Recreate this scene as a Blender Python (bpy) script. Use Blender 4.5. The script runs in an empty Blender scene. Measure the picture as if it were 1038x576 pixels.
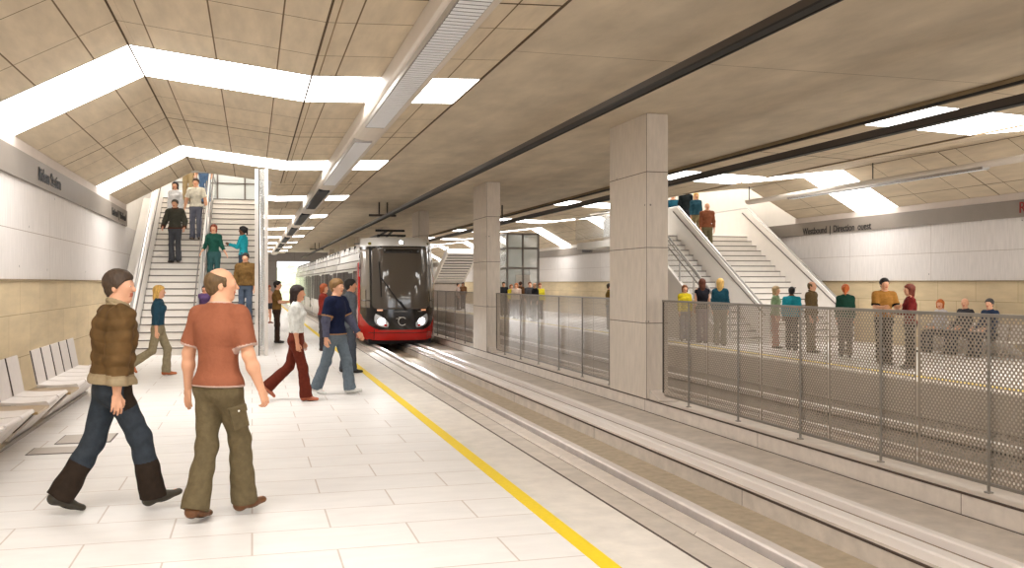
import bpy, bmesh, math, random
import numpy as np
from mathutils import Vector, Matrix, Euler
random.seed(7)
C = bpy.context.scene.collection
R = math.radians
# ------------------------------------------------------------------ camera, world, exposure
SC = bpy.context.scene
TH = R(15.5)                      # the camera looks this far right of the track direction (+Y)
cam_d = bpy.data.cameras.new('camera'); cam = bpy.data.objects.new('camera', cam_d); C.objects.link(cam)
cam_d.sensor_width = 36; cam_d.lens = 950/1038*36; cam_d.clip_start = .05; cam_d.clip_end = 600
cam_d.shift_y = -1.5/1038
cam.location = (0, 0, 1.7); cam.rotation_euler = (R(90), 0, -TH)
SC.camera = cam
vs = SC.view_settings; vs.view_transform = 'Standard'; vs.look = 'None'; vs.gamma = 1; vs.exposure = 0.15
vs.use_curve_mapping = False
SC.display_settings.display_device = 'sRGB'
W = bpy.data.worlds.new('world'); SC.world = W; W.use_nodes = True
nt = W.node_tree; bg = nt.nodes['Background']
bg.inputs['Color'].default_value = (.95, .97, 1, 1); bg.inputs['Strength'].default_value = 3.0  # sky raised as fill through the open end behind the camera
LIGHT_PANEL = 6.5                  # strength of the luminous ceiling panels

# ------------------------------------------------------------------ materials
_mc = {}
def srgb(c):
    return tuple(((x/255)/12.92 if x/255 <= .04045 else ((x/255+.055)/1.055)**2.4) for x in c)
def newmat(name):
    m = bpy.data.materials.new(name); m.use_nodes = True
    return m, m.node_tree, m.node_tree.nodes['Principled BSDF']
def mat(name, rgb, rough=.6, metal=0, noise=0, nscale=8, bump=0, spec=.4, alpha=1, stretch=(1,1,1), trans=0):
    """plain procedural material: colour varied by noise, optional bump"""
    k = (name, rgb)
    if k in _mc: return _mc[k]
    m, nt, b = newmat(name); c = srgb(rgb)
    b.inputs['Roughness'].default_value = rough; b.inputs['Metallic'].default_value = metal
    b.inputs['Specular IOR Level'].default_value = spec
    b.inputs['Base Color'].default_value = (*c, 1); b.inputs['Transmission Weight'].default_value = trans
    b.inputs['Alpha'].default_value = alpha
    if noise or bump:
        tc = nt.nodes.new('ShaderNodeTexCoord'); mp = nt.nodes.new('ShaderNodeMapping')
        mp.inputs['Scale'].default_value = stretch
        nt.links.new(tc.outputs['Object'], mp.inputs[0])
        n = nt.nodes.new('ShaderNodeTexNoise'); n.inputs['Scale'].default_value = nscale; n.inputs['Detail'].default_value = 5
        nt.links.new(mp.outputs[0], n.inputs['Vector'])
        if noise:
            r = nt.nodes.new('ShaderNodeValToRGB')
            r.color_ramp.elements[0].position = .3; r.color_ramp.elements[1].position = .7
            r.color_ramp.elements[0].color = (*[x*(1-noise) for x in c], 1)
            r.color_ramp.elements[1].color = (*[min(1, x*(1+noise*.6)) for x in c], 1)
            nt.links.new(n.outputs['Fac'], r.inputs[0]); nt.links.new(r.outputs[0], b.inputs['Base Color'])
        if bump:
            bp = nt.nodes.new('ShaderNodeBump'); bp.inputs['Strength'].default_value = bump; bp.inputs['Distance'].default_value = .02
            nt.links.new(n.outputs['Fac'], bp.inputs['Height']); nt.links.new(bp.outputs[0], b.inputs['Normal'])
    _mc[k] = m
    return m
def tiled(name, rgb, line, bw, bh, mortar=.006, off=0., rough=.7, noise=.12, nscale=3, stretch=(1,1,1), spec=.3, vary=.04, bump=.15, holes=None, blotch=.0, smooth=.1):
    """panelled surface: brick texture in metres on the UV map, plus noise"""
    m, nt, b = newmat(name); N = nt.nodes; L = nt.links
    b.inputs['Roughness'].default_value = rough; b.inputs['Specular IOR Level'].default_value = spec
    uv = N.new('ShaderNodeUVMap'); br = N.new('ShaderNodeTexBrick')
    c = srgb(rgb)
    br.offset = off; br.squash = 1
    br.inputs['Color1'].default_value = (*[x*(1+vary) for x in c], 1)
    br.inputs['Color2'].default_value = (*[x*(1-vary) for x in c], 1)
    br.inputs['Mortar'].default_value = (*srgb(line), 1)
    br.inputs['Scale'].default_value = 1; br.inputs['Mortar Size'].default_value = mortar
    br.inputs['Mortar Smooth'].default_value = smooth
    br.inputs['Brick Width'].default_value = bw; br.inputs['Row Height'].default_value = bh
    L.new(uv.outputs[0], br.inputs['Vector'])
    mp = N.new('ShaderNodeMapping'); mp.inputs['Scale'].default_value = stretch; L.new(uv.outputs[0], mp.inputs[0])
    n = N.new('ShaderNodeTexNoise'); n.inputs['Scale'].default_value = nscale; n.inputs['Detail'].default_value = 8; n.inputs['Roughness'].default_value = .6
    L.new(mp.outputs[0], n.inputs['Vector'])
    r = N.new('ShaderNodeValToRGB'); r.color_ramp.elements[0].position = .3; r.color_ramp.elements[1].position = .7
    r.color_ramp.elements[0].color = (*[1-noise]*3, 1); r.color_ramp.elements[1].color = (*[1+noise*.3]*3, 1)
    L.new(n.outputs['Fac'], r.inputs[0])
    mx = N.new('ShaderNodeMix'); mx.data_type = 'RGBA'; mx.blend_type = 'MULTIPLY'; mx.inputs[0].default_value = 1
    L.new(br.outputs['Color'], mx.inputs[6]); L.new(r.outputs[0], mx.inputs[7])
    out = mx.outputs[2]
    if holes:      # small formwork tie holes of the concrete, regular
        vo = N.new('ShaderNodeTexVoronoi'); vo.inputs['Scale'].default_value = 1/holes; vo.inputs['Randomness'].default_value = .15
        L.new(uv.outputs[0], vo.inputs['Vector'])
        lt = N.new('ShaderNodeMath'); lt.operation = 'LESS_THAN'; lt.inputs[1].default_value = .018/holes
        L.new(vo.outputs['Distance'], lt.inputs[0])
        m2 = N.new('ShaderNodeMix'); m2.data_type = 'RGBA'; m2.inputs[7].default_value = (*[x*.35 for x in c], 1)
        L.new(lt.outputs[0], m2.inputs[0]); L.new(out, m2.inputs[6]); out = m2.outputs[2]
    if blotch:
        n2 = N.new('ShaderNodeTexNoise'); n2.inputs['Scale'].default_value = .8; n2.inputs['Detail'].default_value = 6
        L.new(uv.outputs[0], n2.inputs['Vector'])
        r2 = N.new('ShaderNodeValToRGB'); r2.color_ramp.elements[0].position = .35; r2.color_ramp.elements[1].position = .65
        r2.color_ramp.elements[0].color = (*[1-blotch]*3, 1); r2.color_ramp.elements[1].color = (1, 1, 1, 1)
        L.new(n2.outputs['Fac'], r2.inputs[0])
        m3 = N.new('ShaderNodeMix'); m3.data_type = 'RGBA'; m3.blend_type = 'MULTIPLY'; m3.inputs[0].default_value = 1
        L.new(out, m3.inputs[6]); L.new(r2.outputs[0], m3.inputs[7]); out = m3.outputs[2]
    L.new(out, b.inputs['Base Color'])
    bp = N.new('ShaderNodeBump'); bp.inputs['Strength'].default_value = bump; bp.inputs['Distance'].default_value = .01
    L.new(n.outputs['Fac'], bp.inputs['Height']); L.new(bp.outputs[0], b.inputs['Normal'])
    return m
def emis(name, rgb, s):
    m, nt, b = newmat(name)
    b.inputs['Base Color'].default_value = (.8, .8, .8, 1)
    b.inputs['Emission Color'].default_value = (*srgb(rgb), 1); b.inputs['Emission Strength'].default_value = s
    return m

M_FLOOR = tiled('pale_stone_floor', (234, 230, 226), (200, 186, 175), 1.05, .55, .007, .5, .42, .07, 2.5, (1, 2.5, 1), .35, .015, .05, smooth=.3)
M_EDGE = tiled('platform_edge_concrete', (228, 220, 210), (190, 180, 170), 50, 50, .004, 0, .6, .14, 5, (1, 1, 1), .3, .0, .2, blotch=.08)
M_YELLOW = mat('yellow_tactile_paint', (236, 204, 20), .6, noise=.06, nscale=30)
M_TRACK = tiled('track_concrete', (222, 211, 199), (120, 104, 92), 4.6, 60, .006, 0, .75, .18, 4, (1, 1, 1), .25, .03, .3, blotch=.1)
M_TRACKSHADE = mat('shaded_track_bed', (132, 122, 112), .85, noise=.2, nscale=3)  # track bed coloured darker for the shade over the far track
M_TROUGH = mat('rough_track_bed', (196, 180, 156), .85, noise=.15, nscale=8, bump=.3)
M_KERB = tiled('kerb_concrete', (224, 213, 202), (140, 124, 112), 3.8, 60, .006, 0, .75, .14, 5, (1, 1, 1), .25, .02, .25)
M_RAIL = mat('rail_steel', (236, 226, 220), .35, .2, noise=.1, nscale=5)
M_RAILDARK = mat('rail_flangeway', (84, 70, 62), .8)
M_CEIL = tiled('cast_concrete_ceiling', (220, 206, 184), (150, 132, 106), 60, 11.5, .008, 0, .9, .2, 1.6, (1, .35, 1), .2, .0, .3, blotch=.08)
M_VAULT = tiled('beige_ceiling_panel', (218, 202, 177), (120, 100, 76), 1.5, .76, .010, 0, .8, .16, 2.2, (.45, 2.4, 1), .2, .035, .15, smooth=.2)
M_VAULTLIP = mat('ceiling_edge_panel', (150, 132, 104), .8, noise=.15, nscale=4)
M_TAN = tiled('travertine_wall_panel', (214, 194, 158), (170, 146, 110), 1.3, .62, .006, .5, .6, .16, 2.2, (.5, 2.2, 1), .3, .045, .1)
M_WCONC = tiled('board_marked_concrete_wall', (222, 216, 212), (164, 148, 136), 3.4, .82, .005, 0, .8, .12, 7, (3, .3, 1), .25, .015, .2, holes=.62)
M_COLUMN = tiled('column_concrete', (222, 211, 198), (110, 98, 88), 9, 1.32, .007, 0, .8, .13, 6, (2.5, .4, 1), .25, .0, .2, holes=.66)
M_BAND = mat('brushed_sign_band', (136, 126, 116), .5, .15, noise=.05, nscale=3)
M_STRIP = mat('pale_cornice', (206, 194, 184), .7, noise=.05, nscale=4)
M_WHITE = mat('white_plaster', (236, 230, 222), .8, noise=.03, nscale=3)
M_SOFFIT = mat('duct_casing', (212, 202, 190), .5, noise=.03, nscale=3)
M_RAILW = mat('bright_rail_steel', (248, 240, 234), .35)
M_LOUVRE = mat('silver_louvre', (236, 238, 242), .5, .0)
M_LOUVREDARK = mat('louvre_recess', (40, 40, 44), .7)
M_DARKMETAL = mat('dark_conduit_metal', (74, 66, 60), .5, .4)
M_BLACK = mat('black_rubber', (26, 24, 24), .6)
M_STEEL = mat('galvanised_steel', (172, 166, 158), .4, .7, noise=.08, nscale=9)
M_POST = mat('grey_post_metal', (146, 140, 132), .42, .6)
M_LIGHT = emis('luminous_ceiling_panel', (255, 253, 250), LIGHT_PANEL)
M_STEP = mat('pale_stair_stone', (226, 220, 212), .7, noise=.05, nscale=4)
M_NOSING = mat('stair_nosing', (110, 102, 96), .6)
M_RISER = mat('stair_riser', (196, 190, 182), .7)
M_HAND = mat('satin_handrail', (190, 188, 186), .3, .7)
M_GLASS = mat('clear_glass', (240, 246, 246), .04, alpha=.16, spec=.6)
M_PANELW = mat('white_balustrade_panel', (232, 226, 220), .5, noise=.03, nscale=4)

# ------------------------------------------------------------------ mesh helpers
def uvbox(me):
    """box-projected UVs in metres"""
    uv = me.uv_layers.new(name='UVMap').data
    V = me.vertices
    for p in me.polygons:
        n = p.normal; ax = max(range(3), key=lambda i: abs(n[i]))
        for li in p.loop_indices:
            c = V[me.loops[li].vertex_index].co
            if ax == 2: uv[li].uv = (c.x, c.y)
            elif ax == 0: uv[li].uv = (c.y, c.z)
            else: uv[li].uv = (c.x, c.z)
class MB:
    def __init__(s): s.v = []; s.f = []; s.mi = []; s.uv = {}
    def add(s, vs, fs, mi=0):
        o = len(s.v); s.v += [tuple(v) for v in vs]
        for f in fs: s.f.append(tuple(i+o for i in f)); s.mi.append(mi)
        return s
    def box(s, x0, x1, y0, y1, z0, z1, mi=0):
        v = [(x, y, z) for z in (z0, z1) for y in (y0, y1) for x in (x0, x1)]
        return s.add(v, [(0,2,3,1),(4,5,7,6),(0,1,5,4),(2,6,7,3),(0,4,6,2),(1,3,7,5)], mi)
    def quad(s, a, b, c, d, mi=0): return s.add([a, b, c, d], [(0,1,2,3)], mi)
    def prism(s, prof, y0, y1, mi=0, axis='y', caps=True):
        """profile [(x,z)] (counter-clockwise seen from -Y) extruded along Y (or [(y,z)] along X)"""
        n = len(prof)
        if axis == 'y': v = [(x, y0, z) for x, z in prof] + [(x, y1, z) for x, z in prof]
        else: v = [(y0, y, z) for y, z in prof] + [(y1, y, z) for y, z in prof]
        fs = [(i, i+n, (i+1) % n+n, (i+1) % n) for i in range(n)]
        if caps: fs += [tuple(range(n)), tuple(range(2*n-1, n-1, -1))]
        return s.add(v, fs, mi)
    def bar(s, a, b, w, h=None, mi=0, n=4, up=(0,0,1)):
        a = Vector(a); b = Vector(b); d = (b-a).normalized(); h = h or w
        u = d.cross(Vector(up));
        if u.length < 1e-4: u = Vector((1,0,0))
        u.normalize(); w2 = u.cross(d)
        vs = []
        for p in (a, b):
            for k in range(n):
                t = 2*math.pi*(k+.5)/n; q = math.sqrt(2) if n == 4 else 1
                vs.append(p + u*math.cos(t)*w/2*q + w2*math.sin(t)*h/2*q)
        fs = [(k, (k+1) % n, (k+1) % n+n, k+n) for k in range(n)] + [tuple(range(n-1, -1, -1)), tuple(range(n, 2*n))]
        return s.add(vs, fs, mi)
    def tube(s, pts, r, n=10, mi=0):
        for i in range(len(pts)-1): s.bar(pts[i], pts[i+1], 2*r, 2*r, mi, n)
        return s
    def sphere(s, c, r, n=12, mi=0, m=8):
        c = Vector(c); rr = r if hasattr(r, '__len__') else (r, r, r)
        vs = [c+Vector((0,0,rr[2]))]
        for i in range(1, m):
            for k in range(n):
                a = math.pi*i/m; t = 2*math.pi*k/n
                vs.append(c+Vector((rr[0]*math.sin(a)*math.cos(t), rr[1]*math.sin(a)*math.sin(t), rr[2]*math.cos(a))))
        vs.append(c-Vector((0,0,rr[2])))
        fs = [(0, 1+k, 1+(k+1) % n) for k in range(n)]
        for i in range(m-2):
            fs += [(1+i*n+k, 1+(i+1)*n+k, 1+(i+1)*n+(k+1) % n, 1+i*n+(k+1) % n) for k in range(n)]
        e = len(vs)-1; fs += [(e, 1+(m-2)*n+(k+1) % n, 1+(m-2)*n+k) for k in range(n)]
        return s.add(vs, fs, mi)
    def build(s, name, mats, parent=None, smooth=False, bevel=0, fix=True):
        me = bpy.data.meshes.new(name); me.from_pydata(s.v, [], s.f)
        if not isinstance(mats, (list, tuple)): mats = [mats]
        for m in mats: me.materials.append(m)
        me.polygons.foreach_set('material_index', s.mi)
        if fix:
            bm = bmesh.new(); bm.from_mesh(me); bmesh.ops.recalc_face_normals(bm, faces=bm.faces); bm.to_mesh(me); bm.free()
        me.update(); uvbox(me)
        if smooth: me.polygons.foreach_set('use_smooth', [True]*len(me.polygons))
        o = bpy.data.objects.new(name, me); C.objects.link(o)
        if parent: o.parent = parent
        if bevel:
            b = o.modifiers.new('bevel', 'BEVEL'); b.width = bevel; b.segments = 2; b.limit_method = 'ANGLE'
        return o
def tag(o, label, cat, group=None, kind=None):
    o['label'] = label; o['category'] = cat
    if group: o['group'] = group
    if kind: o['kind'] = kind
    return o
def empty(name, loc=(0,0,0), rz=0):
    o = bpy.data.objects.new(name, None); C.objects.link(o); o.location = loc; o.rotation_euler = (0,0,rz); o.empty_display_size = .2
    return o
def struct(o, label=None):
    o['kind'] = 'structure'
    if label: o['label'] = label
    return o
def copy_tree(o, parent=None):
    c = o.copy(); C.objects.link(c)
    if parent: c.parent = parent
    for ch in list(o.children): copy_tree(ch, c)
    return c
# ------------------------------------------------------------------ the setting
Y0, Y1 = -12., 94.
XW = -3.23; XF = 16.87; XM = (XW+XF)/2
S0, SSL = 23.3, .577                  # stair foot and slope
CZ = 4.65                             # flat ceiling
def U(z): return z
# floors
struct(MB().box(XW-.3, 2.0, Y0, Y1, -.9, 0).build('floor', M_FLOOR))
struct(MB().box(2.12, 2.63, Y0, Y1, -.9, 0).build('floor', M_EDGE))
struct(MB().box(2.0, 2.12, Y0, Y1, -.9, .004).build('trim_1', M_YELLOW), 'yellow warning stripe along the near platform edge')
struct(MB().box(2.62, 7.13, Y0, Y1, -1.2, -.74).build('floor', M_TROUGH))
def slab(x0, x1, zt, m, nm='floor'): return struct(MB().box(x0, x1, Y0, Y1, -.9, zt).build(nm, m))
slab(2.63, 4.22, -.55, M_TRACK)
slab(5.16, 6.63, -.55, M_TRACK)
struct(MB().box(6.63, 7.13, Y0, Y1, -.9, -.33).build('trim_2', M_KERB), 'concrete kerb wall between the two tracks')
slab(7.13, 11.0, -.60, M_TRACKSHADE)
struct(MB().box(11.0, 11.55, Y0, Y1, -.9, 0).build('floor', M_EDGE))
struct(MB().box(11.55, 11.67, Y0, Y1, -.9, .004).build('trim_3', M_YELLOW), 'yellow warning stripe along the far platform edge')
struct(MB().box(11.67, XF+.3, Y0, Y1, -.9, 0).build('floor', M_FLOOR))
for n_, (xa, zt, lb_) in enumerate(((2.63, .003, 'dark edge strip along the near platform edge'), (6.63, -.327, 'dark arris strip on the kerb wall'), (5.165, -.547, 'dark edge strip beside the sunken trough'), (6.62, -.545, 'dark joint at the foot of the kerb wall'))):
    struct(MB().box(xa-.012, xa+.006, Y0, Y1, zt-.02, zt).build('trim_%d' % (11+n_), M_RAILDARK), lb_)
# rails: each a rounded head with a flangeway beside it
def rail(x0, x1, side, label):
    t = empty('track_rail', (0, 0, -.55)); w = x1-x0
    p = [(x0, -.0), (x1, -.0), (x1, .075), (x1-.02, .09), (x0+.02, .09), (x0, .075)]
    MB().prism(p, Y0, Y1).build('rail_head', M_RAIL if side < 0 else M_RAILW, t)
    MB().box(x1 if side > 0 else x0-.07, (x1+.07) if side > 0 else x0, Y0, Y1, -.005, .004).build('flangeway', M_RAILDARK, t)
    if not 5 < x0 < 5.5: MB().prism([(x0-.27, 0), (x0-.07, 0), (x0-.07, .04), (x0-.24, .03)] if side < 0 else [(x1+.07, 0), (x1+.24, 0), (x1+.2, .02), (x1+.07, .03)], Y0, Y1).build('rail_bedding', M_KERB, t)
    tag(t, label, 'rail', 'rails of the tram tracks')
rail(4.05, 4.19, -1, 'steel rail of the near track closest to the platform edge')
rail(5.24, 5.40, 1, 'steel rail of the near track beside the sunken trough')
rail(5.62, 5.74, 1, 'narrow outer guard rail of the near track by the kerb wall')
struct(MB().box(5.40, 5.62, Y0, Y1, -.56, -.545).build('trim_10', mat('brown_rail_bed', (158, 138, 122), .8, noise=.1)), 'darker strip between the near rail and its guard rail')
rail(8.25, 8.39, -1, 'left rail of the far track behind the mesh screens')
rail(9.60, 9.74, 1, 'right rail of the far track behind the mesh screens')
# left wall with opening-free face; far wall
def wall(x, s, nm):
    t = .3
    a, b = (x-t, x) if s > 0 else (x, x+t)
    struct(MB().box(a, b, Y0, Y1, -.9, 1.74).build('wall_'+nm, M_TAN))
    struct(MB().box(a-.0, b, Y0, Y1, 1.74, 3.2).build('wall_'+nm, M_WCONC))
    struct(MB().box(a, b, Y0, Y1, 3.195, 9.2).build('wall_'+nm, M_WHITE))
    e = .03*s
    struct(MB().box(min(x, x+e*1.3), max(x, x+e*1.3), Y0, Y1, 1.725, 1.75).build('trim_4', M_VAULTLIP), 'thin ledge on top of the beige stone panels')
    return e
for x, s, nm in ((XW, 1, 'left'), (XF, -1, 'right')): wall(x, s, nm)
# sign bands with raised lettering
def band(x, s, y0, y1, label):
    a, b = sorted((x, x+.05*s))
    o = MB().box(a, b, y0, y1, 3.19, 3.586).build('sign_band', M_BAND); tag(o, label, 'sign')
    return o
M_LETTER = mat('black_letter', (22, 20, 20), .5); M_LETTERR = mat('dark_red_letter', (140, 30, 26), .5)
def text(body, loc, size, rot, m, parent, sx=1., ext=.004, name='lettering'):
    c = bpy.data.curves.new(name, 'FONT'); c.body = body; c.size = size; c.extrude = ext; c.align_x = 'CENTER'; c.align_y = 'CENTER'; c.offset = size*.006
    o = bpy.data.objects.new(name, c); C.objects.link(o); o.location = loc; o.rotation_euler = rot; o.scale = (sx, 1, 1); c.materials.append(m)
    bpy.context.view_layer.update()
    me = bpy.data.meshes.new_from_object(o.evaluated_get(bpy.context.evaluated_depsgraph_get()))
    n = bpy.data.objects.new(name, me); C.objects.link(n); n.location = loc; n.rotation_euler = rot; n.scale = (sx, 1, 1); n.parent = parent
    bpy.data.objects.remove(o); n.name = name
    return n
lb = band(XW, 1, Y0, 26.62, 'long grey sign band along the left wall above the benches')
RL = (R(90), 0, R(90)); RR = (R(90), 0, R(-90))
def textrow(words, loc, size, rot, m, parent, sx, gap):
    obs = [text(w, loc, size, rot, m, parent, sx) for w in words]
    ws = [(min(v.co.x for v in o.data.vertices)*sx, max(v.co.x for v in o.data.vertices)*sx) for o in obs]
    tot = sum(b-a for a, b in ws)+gap*(len(ws)-1); x = -tot/2; d = 1 if rot[2] > 0 else -1
    for o, (a, b) in zip(obs, ws):
        o.location = (loc[0], loc[1]+d*(x-a), loc[2]); x += b-a+gap
textrow(['Rideau', 'Station'], (XW+.06, 16.75, 3.375), .30, RL, M_LETTER, lb, 1.0, .12)
textrow(['Eastbound', '|', 'Westbound'], (XW+.06, 25.0, 3.375), .25, RL, M_LETTER, lb, .95, .16)
rb = band(XF, -1, Y0, Y1, 'long grey sign band along the far wall across the tracks')
textrow(['Westbound', '|', 'Direction', 'ouest'], (XF-.06, 24.45, 3.30), .29, RR, M_LETTER, rb, .93, .16)
text('Rideau', (XF-.06, 17.0, 3.39), .36, RR, M_LETTERR, rb, .95)
text('Westbound', (XF-.06, 46.0, 3.37), .36, RR, M_LETTER, rb, .9)
for x, s in ((XW, 1), (XF, -1)):
    a, b = sorted((x, x+.03*s))
    struct(MB().box(a, b, Y0, 26.62, 3.586, 3.75).build('trim_5', M_STRIP), 'pale cornice strip above the sign band')
# flat ceiling
struct(MB().box(3.07, 10.57, Y0, Y1, CZ, CZ+.5).build('ceiling', M_CEIL))
# folded vaults over both platforms: wall, crease, crease, edge
NP = [(XW, 3.75), (-1.5, 4.70), (.76, 4.44), (3.07, 4.53)]
FP = [(2*XM-x, z) for x, z in NP]
PER = 9.0
BANDS = [12.65+PER*k for k in range(-3, 10)]; BW = 1.88
def lerp_prof(prof, x0, x1):
    pts = []
    def at(x):
        for (a, za), (b, zb) in zip(prof, prof[1:]):
            lo, hi = min(a, b), max(a, b)
            if lo-1e-6 <= x <= hi+1e-6: return za+(zb-za)*(x-a)/(b-a)
    xs = sorted([x0, x1]+[a for a, _ in prof if min(x0, x1) < a < max(x0, x1)])
    return [(x, at(x)) for x in xs]
def sheet(pts, y0, y1, th, m, name, uoff=0, parent=None):
    """folded sheet with thickness upwards; UV u along the fold, v along Y"""
    mb = MB(); n = len(pts); 
    v = []
    for dz in (0, th):
        for y in (y0, y1): v += [(x, y, z+dz) for x, z in pts]
    f = []
    for i in range(n-1):
        f.append((i, i+1, n+i+1, n+i)); f.append((2*n+i, 3*n+i, 3*n+i+1, 2*n+i+1))
        f.append((i, 2*n+i, 2*n+i+1, i+1)); f.append((n+i, n+i+1, 3*n+i+1, 3*n+i))
    f.append((0, n, 3*n, 2*n)); f.append((n-1, 3*n-1, 4*n-1, 2*n-1))
    me = bpy.data.meshes.new(name); me.from_pydata(v, [], f); me.materials.append(m)
    s = [0]
    for (a, za), (b, zb) in zip(pts, pts[1:]): s.append(s[-1]+math.hypot(b-a, zb-za))
    uv = me.uv_layers.new(name='UVMap').data
    for p in me.polygons:
        for li in p.loop_indices:
            vi = me.loops[li].vertex_index
            uv[li].uv = (v[vi][1]-uoff, s[vi % n]-.0)
    bm = bmesh.new(); bm.from_mesh(me); bmesh.ops.recalc_face_normals(bm, faces=bm.faces); bm.to_mesh(me); bm.free()
    o = bpy.data.objects.new(name, me); C.objects.link(o)
    if parent: o.parent = parent
    return o
ordn = ['nearest', 'second', 'third', 'fourth', 'fifth', 'sixth', 'seventh', 'eighth', 'ninth', 'tenth', 'eleventh', 'twelfth', 'thirteenth']
M_JOINT = mat('panel_joint', (92, 74, 54), .9)
M_JOINTR = mat('pale_panel_joint', (150, 128, 98), .9)
def vault(prof, open_lo, open_hi, side):
    xs = sorted(x for x, _ in prof); full = (xs[0], xs[-1])
    # sections between light bands; the stairwell is cut out of the wall side between Y 26.6 and 35.5
    part = full[1], full[0]
    ys = [Y0]+[y for b in BANDS if b+BW > Y0 for y in (b, b+BW)]+[Y1]
    if ys[1] < Y0: ys = ys[2:]
    for i in range(0, len(ys)-1, 2):
        a, b = ys[i], ys[i+1]
        if b-a < .1: continue
        segs = []
        cuts = [a]+[c for c in (26.6, 35.5) if a < c < b]+[b]
        for c0, c1 in zip(cuts, cuts[1:]):
            inwell = 26.6-1e-6 <= c0 and c1 <= 35.5+1e-6
            x0, x1 = (open_lo if inwell else full)
            struct(sheet(lerp_prof(prof, x0, x1), c0, c1, .12, M_VAULT, 'ceiling', a))
        # mid joints: dark lines across
        ym = (a+b)/2
        if 0 < ym < 60 and b-a > 5:
            x0, x1 = (open_lo if 26.6 < ym < 35.5 else full)
            j = sheet([(x, z-.004) for x, z in lerp_prof(prof, x0, x1)], ym-.012, ym+.012, .004, M_JOINT, 'trim_6'); struct(j, 'dark joint across the folded ceiling')
    seen = [b for b in BANDS if b > 0]
    for b in BANDS:
        if b+BW < Y0 or b+BW > Y1: continue
        inwell = 26.6 < b+BW/2 < 35.5
        x0, x1 = (open_lo if inwell else full)
        pts = lerp_prof(prof, x0, x1)
        t = empty('ceiling_light', ((x0+x1)/2, b+BW/2, pts[len(pts)//2][1]))
        lx, ly, lz = t.location
        loc = [(x-lx, z-lz) for x, z in pts]
        sheet(loc, -BW/2, BW/2, .06, M_LIGHT, 'diffuser', 0, t)
        for yy in (-BW/2, BW/2-.012):
            fr = MB()
            for (xa, za), (xb, zb) in zip(loc, loc[1:]):
                fr.add([(xa, yy, za-.006), (xb, yy, zb-.006), (xb, yy+.012, zb-.006), (xa, yy+.012, za-.006),
                        (xa, yy, za+.05), (xb, yy, zb+.05), (xb, yy+.012, zb+.05), (xa, yy+.012, za+.05)],
                       [(0,1,2,3),(7,6,5,4),(0,4,5,1),(1,5,6,2),(2,6,7,3),(3,7,4,0)])
            fr.build('light_frame', M_JOINT, t)
        if b in seen: w = ordn[seen.index(b)]+' glowing ceiling light band over the '+side+' platform counted from the viewer'
        else: w = 'glowing ceiling light band over the '+side+' platform behind the viewer'
        tag(t, w, 'ceiling light', 'folded light bands over the '+side+' platform')
NEAR_OPEN = (.42, 3.07); FAR_OPEN = (10.57, 13.1)
vault(NP, NEAR_OPEN, None, 'near'); vault(FP, FAR_OPEN, None, 'far')
# crease lines of the vault
for prof, lim in ((NP, 26.6), (FP, 26.6)):
    for (x, z) in prof[1:3]:
        struct(MB().box(x-.012, x+.012, Y0, lim, z-.008, z+.004).build('trim_7', M_JOINT), 'crease joint of the folded ceiling')
        struct(MB().box(x+.085, x+.095, Y0, lim, z-.01, z+.03).build('trim_7', M_JOINTR), 'crease joint of the folded ceiling')
struct(MB().box(3.05, 3.08, Y0, Y1, 4.52, 4.70).build('trim_8', M_JOINT), 'edge joint between folded and flat ceiling')
lip = MB().box(10.55, 10.58, Y0, Y1, 4.525, 4.66); struct(lip.build('trim_9', M_VAULTLIP), 'edge panel of the far folded ceiling')
# stairwell shafts above both openings
for (a, b, nm) in ((XW, .42, 'left'), (13.1, XF, 'right')):
    struct(MB().box(a, b, 35.5, 35.7, 0 if nm == 'left' else 4.4, 9.2).build('wall_back', M_WHITE))
    struct(MB().box(a, b, 26.4, 26.6, 4.66, 9.2).build('wall_front', M_WHITE))
    s = .42 if nm == 'left' else 13.0
    struct(MB().box(s, s+.1, 26.4, 35.7, 4.46, 9.2).build('wall_'+nm, M_WHITE))
    struct(MB().box(a, b+.1, 26.4, 35.7, 9.2, 9.4).build('ceiling', M_WHITE))
    t = empty('added_stairwell_light', ((a+b)/2, 30.5, 9.12)); MB().box(-1.1, 1.1, -3.4, 3.4, 0, .08).build('diffuser', emis('stairwell_diffuser', (255, 252, 246), 8), t)  # added lamp, out of view, to light the stairwell
    MB().box(-1.15, 1.15, -3.45, 3.45, .03, .09).build('light_frame', M_STEEL, t)
    tag(t, 'added unseen ceiling light high in the stairwell of the '+('near' if nm == 'left' else 'far')+' platform', 'ceiling light')
# roof slab closing everything above the vaults
struct(MB().box(XW, 3.1, Y0, 26.5, 5.3, 5.5).build('ceiling', M_WHITE)); struct(MB().box(.5, 3.1, 26.5, Y1, 5.3, 5.5).build('ceiling', M_WHITE))
struct(MB().box(10.5, XF, Y0, 26.5, 5.3, 5.5).build('ceiling', M_WHITE)); struct(MB().box(10.5, 13.1, 26.5, Y1, 5.3, 5.5).build('ceiling', M_WHITE))
# end wall with the tunnel portal and daylight beyond
M_GREYWALL = tiled('grey_end_wall', (150, 144, 142), (110, 104, 102), 4, 1.9, .01, 0, .8, .08, 3, (1,1,1), .2, .02, .1)
w = MB().box(XW-.3, 2.35, 94, 94.4, -.9, 5.2).box(2.35, 7.2, 94, 94.4, 3.75, 5.4).box(7.2, XF+.3, 94, 94.4, -.9, 5.4)
struct(w.build('wall_back', M_GREYWALL))
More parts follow.
